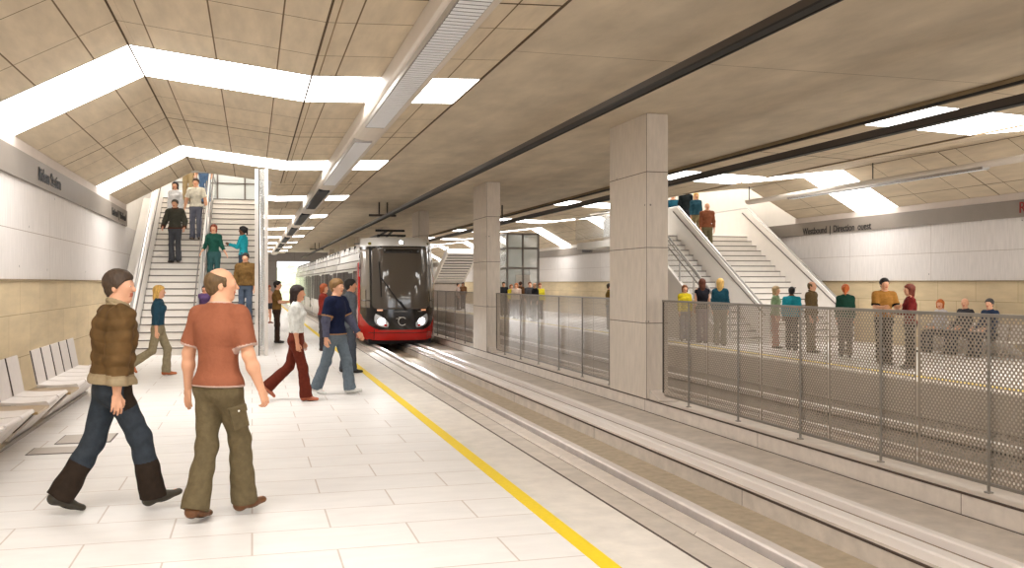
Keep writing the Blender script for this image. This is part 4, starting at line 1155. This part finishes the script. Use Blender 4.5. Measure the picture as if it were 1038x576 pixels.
person('blonde woman in a dark blue jumper and khaki trousers heading for the stairs', (x, y, 0), hdg(80), 1.67, 'f',
       dict(thR=sd(-12, .02), shR=sd(-58, .02), ftR=50, thL=sd(22, -.02), shL=sd(-4), uaR=(.1, -.05, -1), faR=(.04, .05, -1)),
       dict(color=(40, 78, 98), name='jumper', hem=.08), dict(color=(150, 136, 104), flare=.088), (184, 104, 60), SKIN, ('long', (222, 178, 96)), .009)
x, y, z = onfloor(300, 406)
person('dark-haired woman in a white top and dark red flared trousers', (x, y, 0), hdg(86), 1.67, 'f',
       dict(thR=sd(16, .02), shR=sd(6), ftR=0, thL=sd(-16, -.02), shL=sd(-48), ftL=48, uaR=(.08, .02, -1), faR=(.03, .14, -1), uaL=(-.1, .08, -1), faL=(-.02, .2, -1)),
       dict(color=(222, 222, 216), name='blouse', hem=.12), dict(color=(108, 40, 24), flare=.10, belt=(30, 26, 26)), (178, 100, 70), SKIN2, ('long', (40, 22, 18)), .0085, hy=5)
x, y, z = onfloor(340, 400)
person('young man in a navy T-shirt over grey sleeves and faded jeans', (x, y, 0), hdg(112), 1.76, 'm',
       dict(thR=sd(-14, .03), shR=sd(-24), ftR=12, thL=sd(19, -.02), shL=sd(7), ftL=-8, uaR=(.18, -.1, -1), faR=(.05, .05, -1), uaL=(-.22, .28, -1), faL=(-.2, .65, -1)),
       dict(color=(22, 30, 60), sleeve='short', trim=(176, 128, 84), trimw=.02, under=(84, 86, 108), hem=-.0, name='t_shirt', bulk=.02), dict(color=(104, 118, 128), flare=.095), (216, 214, 208), SKIN, ('parted', (126, 94, 54)), .0085, 1.04)
x, y, z = onfloor(354, 378)
person('man in a plain grey suit standing just behind the navy T-shirt', (x, y, 0), hdg(66), 1.76, 'm',
       dict(thR=sd(4, .02), shR=sd(0), thL=sd(-4), shL=sd(-8)),
       dict(color=(92, 98, 106), name='suit_jacket', bulk=.022, hem=-.1), dict(color=(72, 78, 88), flare=.085), (36, 32, 30), SKIN2, ('short', (30, 24, 22)), .011, 1.03, hy=10)
x, y, z = onfloor(327.5, 356)
person('red-haired woman in a red top, half hidden behind the navy T-shirt', (x, y, 0), hdg(95), 1.66, 'f',
       dict(uaL=(-.1, .3, -1), faL=(.3, 1, .2), uaR=(.1, .2, -1), faR=(-.3, 1, .3)), dict(color=(146, 44, 34)), dict(color=(60, 56, 60)), (60, 30, 30), SKIN, ('bob', (150, 72, 30)), .012)
x, y, z = onfloor(280.5, 348)
person('man in an ochre shirt and dark trousers holding out his hand by the tram', (x, y, 0), hdg(82), 1.74, 'm',
       dict(uaR=(.1, .35, -1), faR=(-.05, 1, .12), uaL=(-.12, .3, -1), faL=(.1, 1, .0), thR=sd(4), shR=sd(-2)), dict(color=(132, 94, 44), sleeve='short'), dict(color=(64, 46, 34)), (40, 28, 22), SKIN, ('short', (26, 20, 18)), .011)
x, y, z = onfloor(272.5, 328)
person('small distant woman in a pink top and shorts beyond the staircase', (x, y, 0), hdg(120), 1.58, 'f',
       {}, dict(color=(226, 170, 146), sleeve='none'), dict(kind='shorts', color=(60, 58, 62)), (120, 60, 40), SKIN, ('bob', (130, 60, 30)), .014)
# ---- on the near stairs: stand each figure on the step it occupies
def onstair(px, py):
    """foot position on the near flight seen at a picture position, snapped to a step"""
    a = (px-519)/950; b = -(py-286.5)/950       # lat/depth, up/depth
    # X = d(sin+a cos), Y = d(cos - a sin); z = 1.7+b d = SSL*(Y-S0)
    k = math.cos(TH)-a*math.sin(TH); d = (1.7+SSL*S0)/(SSL*k-b)
    X = d*(math.sin(TH)+a*math.cos(TH)); Y = d*k; n = int((Y-S0)//(.172/SSL)); n = max(1, n)
    tr = .172/SSL
    return (X, S0+(n-.42)*tr, n*.172)
def stairp(px, py, *a, **k):
    return person(a[0], onstair(px, py), *a[1:], **k)
ST = dict(thR=sd(3, .02), shR=sd(-4), thL=sd(8, -.02), shL=sd(-8))
JE = (84, 92, 108)
stairp(178, 266, 'man in a dark leather jacket and grey trousers coming down the stairs', hdg(178), 1.72, 'm', dict(ST, uaR=(.35, 0, -1), faR=(.0, .55, -.5), uaL=(-.35, 0, -1), faL=(-.1, .5, -.6)),
       dict(color=(74, 72, 62), jacket=True, bulk=.03, trim=(92, 50, 36), trimw=.02), dict(color=(78, 80, 84), flare=.085), (44, 38, 34), SKIN, ('short', (54, 44, 36)), .010)
stairp(199, 243, 'man in a cream T-shirt and blue-grey jeans coming down by the centre rail', hdg(175), 1.75, 'm', dict(ST, uaR=(.3, 0, -1), faR=(.2, .1, -1), uaL=(-.3, 0, -1), faL=(-.2, .15, -1)),
       dict(color=(228, 222, 204), sleeve='short'), dict(color=(108, 112, 130)), (64, 54, 50), SKIN, ('short', (70, 50, 34)), .011)
stairp(179, 238, 'dark-haired woman in a white top behind the dark leather jacket', hdg(180), 1.64, 'f', ST, dict(color=(226, 228, 232)), dict(color=(80, 80, 92)), (60, 50, 46), SKIN, ('long', (34, 24, 22)), .012)
stairp(191.5, 205, 'person in khaki trousers near the top of the stairs, cut by the ceiling', hdg(180), 1.75, 'm', ST, dict(color=(150, 120, 90)), dict(color=(170, 146, 104)), (90, 70, 50), SKIN, ('short', (60, 44, 30)), .013)
stairp(208, 206, 'person in bright blue jeans at the top of the stairs, cut by the ceiling', hdg(180), 1.75, 'm', ST, dict(color=(60, 70, 90)), dict(color=(84, 116, 156)), (60, 50, 46), SKIN, ('short', (40, 30, 24)), .013)
stairp(217, 292, 'woman in a dark green top and teal trousers descending right of the centre rail', hdg(172), 1.68, 'f', dict(ST, uaL=(-.25, .1, -1), faL=(-.5, .35, -.8), uaR=(.3, .0, -1), faR=(.2, .4, -.5)),
       dict(color=(28, 84, 70), sleeve='three', hem=.08), dict(color=(52, 92, 92), belt=(90, 50, 30)), (60, 40, 34), SKIN, ('bob', (138, 62, 36)), .010)
stairp(247, 290, 'dark-skinned woman in a turquoise top turned to the left on the stairs', hdg(-85), 1.64, 'f', dict(ST, uaL=(-.1, .4, -1), faL=(.1, 1, .35), uaR=(.1, .4, -1), faR=(-.1, 1, .3)),
       dict(color=(24, 158, 172)), dict(color=(54, 70, 84)), (40, 30, 30), DARKSKIN, ('ponytail', (26, 20, 20)), .010)
stairp(249, 326, 'man in a brown suede jacket and blue jeans on the lower right steps', hdg(176), 1.74, 'm', dict(ST, uaR=(.2, 0, -1), faR=(.02, .3, -1)),
       dict(color=(122, 88, 42), jacket=True, bulk=.028, noise=.25), dict(color=(86, 100, 120)), (50, 44, 40), SKIN, ('short', (46, 34, 28)), .010)
stairp(225, 342, 'bald man in a teal shirt largely hidden behind the head of the rust T-shirt', hdg(180), 1.55, 'm', ST, dict(color=(40, 100, 104)), dict(color=(70, 80, 90)), (50, 44, 40), SKIN2, ('bald', (80, 50, 30)), .012)
stairp(208.5, 338, 'dark-haired child in a purple top on the lower steps beside the centre rail', hdg(178), 1.28, 'f', ST, dict(color=(92, 66, 110)), dict(color=(60, 52, 80)), (50, 40, 40), SKIN2, ('bob', (30, 22, 24)), .012)
# ---- far platform
def far(px, X, top_y=None):
    """point on the far platform at lateral distance X seen in picture column px"""
    a = (px-519)/950; t = math.sin(TH)+a*math.cos(TH); d = X/t
    return (X, d*(math.cos(TH)-a*math.sin(TH)), 0)
def farp(px, X, topy, label, h, H, *a, **k):
    p = far(px, X); return person(label, p, h, H, *a, **k)
W1 = dict(uaR=(.12, .05, -1), faR=(.02, .2, -1))
TK = dict(uaL=(-.15, .3, -1), faL=(.2, 1, .2), uaR=(.15, .3, -1), faR=(-.2, 1, .1))
farp(694, 12.1, 0, 'person in a bright yellow top at the foot of the far staircase', hdg(178), 1.62, 'f', W1, dict(color=(232, 204, 20)), dict(color=(150, 150, 160)), (60, 50, 50), SKIN, ('bob', (130, 76, 40)), .012)
farp(712, 12.1, 0, 'woman with long brown hair in a black vest top facing the far stairs', hdg(0), 1.80, 'f', W1, dict(color=(34, 32, 40), sleeve='none'), dict(color=(140, 126, 140)), (60, 50, 50), SKIN, ('long', (92, 48, 28)), .012)
farp(730, 12.1, 0, 'blonde woman in a teal jumper with her back to the tracks', hdg(20), 1.80, 'f', W1, dict(color=(30, 84, 104)), dict(color=(130, 124, 100)), (60, 50, 50), SKIN, ('long', (226, 184, 108)), .012)
farp(786, 13.0, 0, 'grey-haired woman in a pale green cardigan on the far platform', hdg(120), 1.60, 'f', W1, dict(color=(140, 168, 124)), dict(color=(190, 130, 110)), (60, 50, 50), SKIN, ('bob', (176, 150, 110)), .012)
farp(802.5, 13.0, 0, 'dark-haired person in a cyan jumper on the far platform', hdg(20), 1.58, 'm', W1, dict(color=(26, 162, 184)), dict(color=(44, 50, 60)), (40, 36, 36), DARKSKIN, ('short', (24, 20, 20)), .012)
farp(822, 13.0, 0, 'balding man in an olive brown jacket on the far platform', hdg(130), 1.72, 'm', W1, dict(color=(112, 92, 58), jacket=True, bulk=.025), dict(color=(120, 106, 84)), (40, 36, 36), SKIN, ('horseshoe', (110, 90, 60)), .012)
farp(857, 13.0, 0, 'woman with a red ponytail in a dark green top on the far platform', hdg(20), 1.65, 'f', W1, dict(color=(30, 78, 62)), dict(color=(90, 84, 80)), (40, 36, 36), SKIN, ('ponytail', (206, 108, 52)), .012)
farp(896, 12.6, 0, 'man in an ochre T-shirt with black cuffs gesturing on the far platform', hdg(176), 1.78, 'm', dict(TK), dict(color=(176, 118, 44), sleeve='short', trim=(28, 26, 24), trimw=.03), dict(color=(48, 42, 38)), (30, 26, 26), SKIN, ('short', (28, 24, 24)), .011, girth=1.08)
farp(923, 12.5, 0, 'woman in a maroon jumper reaching out to the ochre T-shirt', hdg(-82), 1.66, 'f', dict(TK), dict(color=(128, 32, 28)), dict(color=(40, 34, 34)), (40, 36, 36), SKIN, ('bob', (112, 48, 30)), .011)
SIT = dict(thR=(.08, 1, -.05), thL=(-.08, 1, -.05), shR=(0, .05, -1), shL=(0, .05, -1), uaR=(.1, .2, -1), faR=(-.1, .9, -.3), uaL=(-.1, .2, -1), faL=(.1, .9, -.3))
seated = []
for px, lb, hr_, tcol, sx in ((954, 'seated red-haired woman on the far platform, leftmost of the three seated', ('bob', (196, 104, 40)), (200, 196, 200), 'f'),
                      (979, 'seated bald man on the far platform between two other seated people', ('bald', (190, 150, 120)), (60, 60, 66), 'm'),
                      (1004, 'seated man with greying dark hair nearest the right edge on the far platform', ('short', (62, 60, 60)), (40, 56, 84), 'm')):
    a = (px-519)/950; X = 16.15; t = math.sin(TH)+a*math.cos(TH); d = X/t; Y = d*(math.cos(TH)-a*math.sin(TH))
    person(lb, (X, Y, .0), R(90), 1.72 if sx == 'm' else 1.66, sx, SIT, dict(color=tcol), dict(color=(58, 60, 70)), (36, 32, 32), SKIN, hr_, .012, hy=-20 if px > 980 else -35, seat=False)
    seated.append(Y)
bench(0, 5, 'pale metal bench against the far wall carrying three seated people')
bo = [o for o in C.objects if o.name.startswith('platform_bench')][-1]
bo = max((o for o in C.objects if o.name.startswith('platform_bench')), key=lambda o: o.name)
bo.location = (16.52, max(seated)+.75, 0); bo.rotation_euler = (0, 0, R(180)); bo.scale = (1, (max(seated)-min(seated)+1.5)/2.9, .86)
bo['group'] = 'benches on the far platform'
# ---- on the far staircase
def fstair(px, X):
    a = (px-519)/950; t = math.sin(TH)+a*math.cos(TH); d = X/t; Y = d*(math.cos(TH)-a*math.sin(TH))
    tr = .172/SSL; n = min(18, max(0, int((Y-S0)//tr))); 
    return (X, S0+(n+.62)*tr if n < 18 else Y, (n+1)*.172)
person('man in a rust and cream sweater coming down the far stairs', fstair(718, 14.25), hdg(178), 1.70, 'm', dict(ST), dict(color=(148, 82, 54)), dict(color=(112, 104, 74)), (60, 50, 40), SKIN, ('bald', (150, 140, 130)), .012)
person('blonde woman in a teal top beside the rust sweater on the far stairs', fstair(705, 14.3), hdg(178), 1.60, 'f', dict(ST), dict(color=(38, 84, 104)), dict(color=(150, 136, 96)), (60, 50, 40), SKIN, ('long', (222, 182, 100)), .012)
person('man in a black sweatshirt behind the blonde woman on the far stairs', fstair(695, 14.35), hdg(178), 1.72, 'm', dict(ST), dict(color=(30, 38, 42)), dict(color=(60, 60, 70)), (60, 50, 40), SKIN, ('short', (96, 60, 36)), .012)
person('person in a dark teal jumper high on the far stairs beside the column', fstair(682, 14.9), hdg(178), 1.72, 'm', dict(ST), dict(color=(20, 78, 100)), dict(color=(190, 176, 150)), (60, 50, 40), SKIN, ('short', (60, 40, 30)), .012)
# ---- distant group by the lift and two beyond the tram
grp = [(510.5, 12.2, (52, 54, 58), (60, 60, 60), 'person in dark grey at the left end of the distant group', 'short', (50, 40, 34)),
       (518, 12.4, (230, 206, 30), (90, 90, 100), 'person in a yellow top second from left in the distant group', 'bob', (150, 90, 50)),
       (523.5, 11.95, (226, 196, 176), (90, 90, 100), 'person in a pale peach top in the middle of the distant group', 'bob', (190, 110, 50)),
       (527.5, 13.2, (110, 70, 40), (70, 60, 50), 'brown-haired person behind the pale peach top', 'short', (70, 40, 26)),
       (537, 12.5, (70, 68, 72), (60, 60, 60), 'person in grey with brown hair in the distant group', 'short', (110, 60, 40)),
       (542.5, 11.9, (50, 52, 58), (60, 60, 60), 'balding person in a dark coat in the distant group', 'horseshoe', (120, 100, 80)),
       (547, 12.7, (232, 214, 30), (70, 70, 80), 'person in a yellow vest at the right end of the distant group', 'short', (120, 60, 30)),
       (464, 12.2, (206, 180, 170), (70, 70, 80), 'pale-clothed person far beyond the tram, left of a pair', 'short', (60, 40, 30)),
       (469.5, 12.9, (120, 80, 50), (70, 70, 80), 'brown-clothed person far beyond the tram, right of a pair', 'bob', (70, 40, 26)),
       (617, 12.4, (120, 90, 30), (70, 70, 80), 'person in brown half hidden behind the nearest column', 'short', (60, 40, 26))]
for i, (px, X, tcol, lcol, lb, hs_, hc_) in enumerate(grp):
    person(lb, far(px, X), hdg((180, 150, 200, 20, 170, 230, 160, 100, 200, 90)[i]), (1.72, 1.6, 1.66, 1.74, 1.72, 1.68, 1.66, 1.66, 1.7, 1.66)[i], 'm' if i % 2 == 0 else 'f', W1, dict(color=tcol), dict(color=lcol), (50, 44, 40), SKIN, (hs_, hc_), .017)
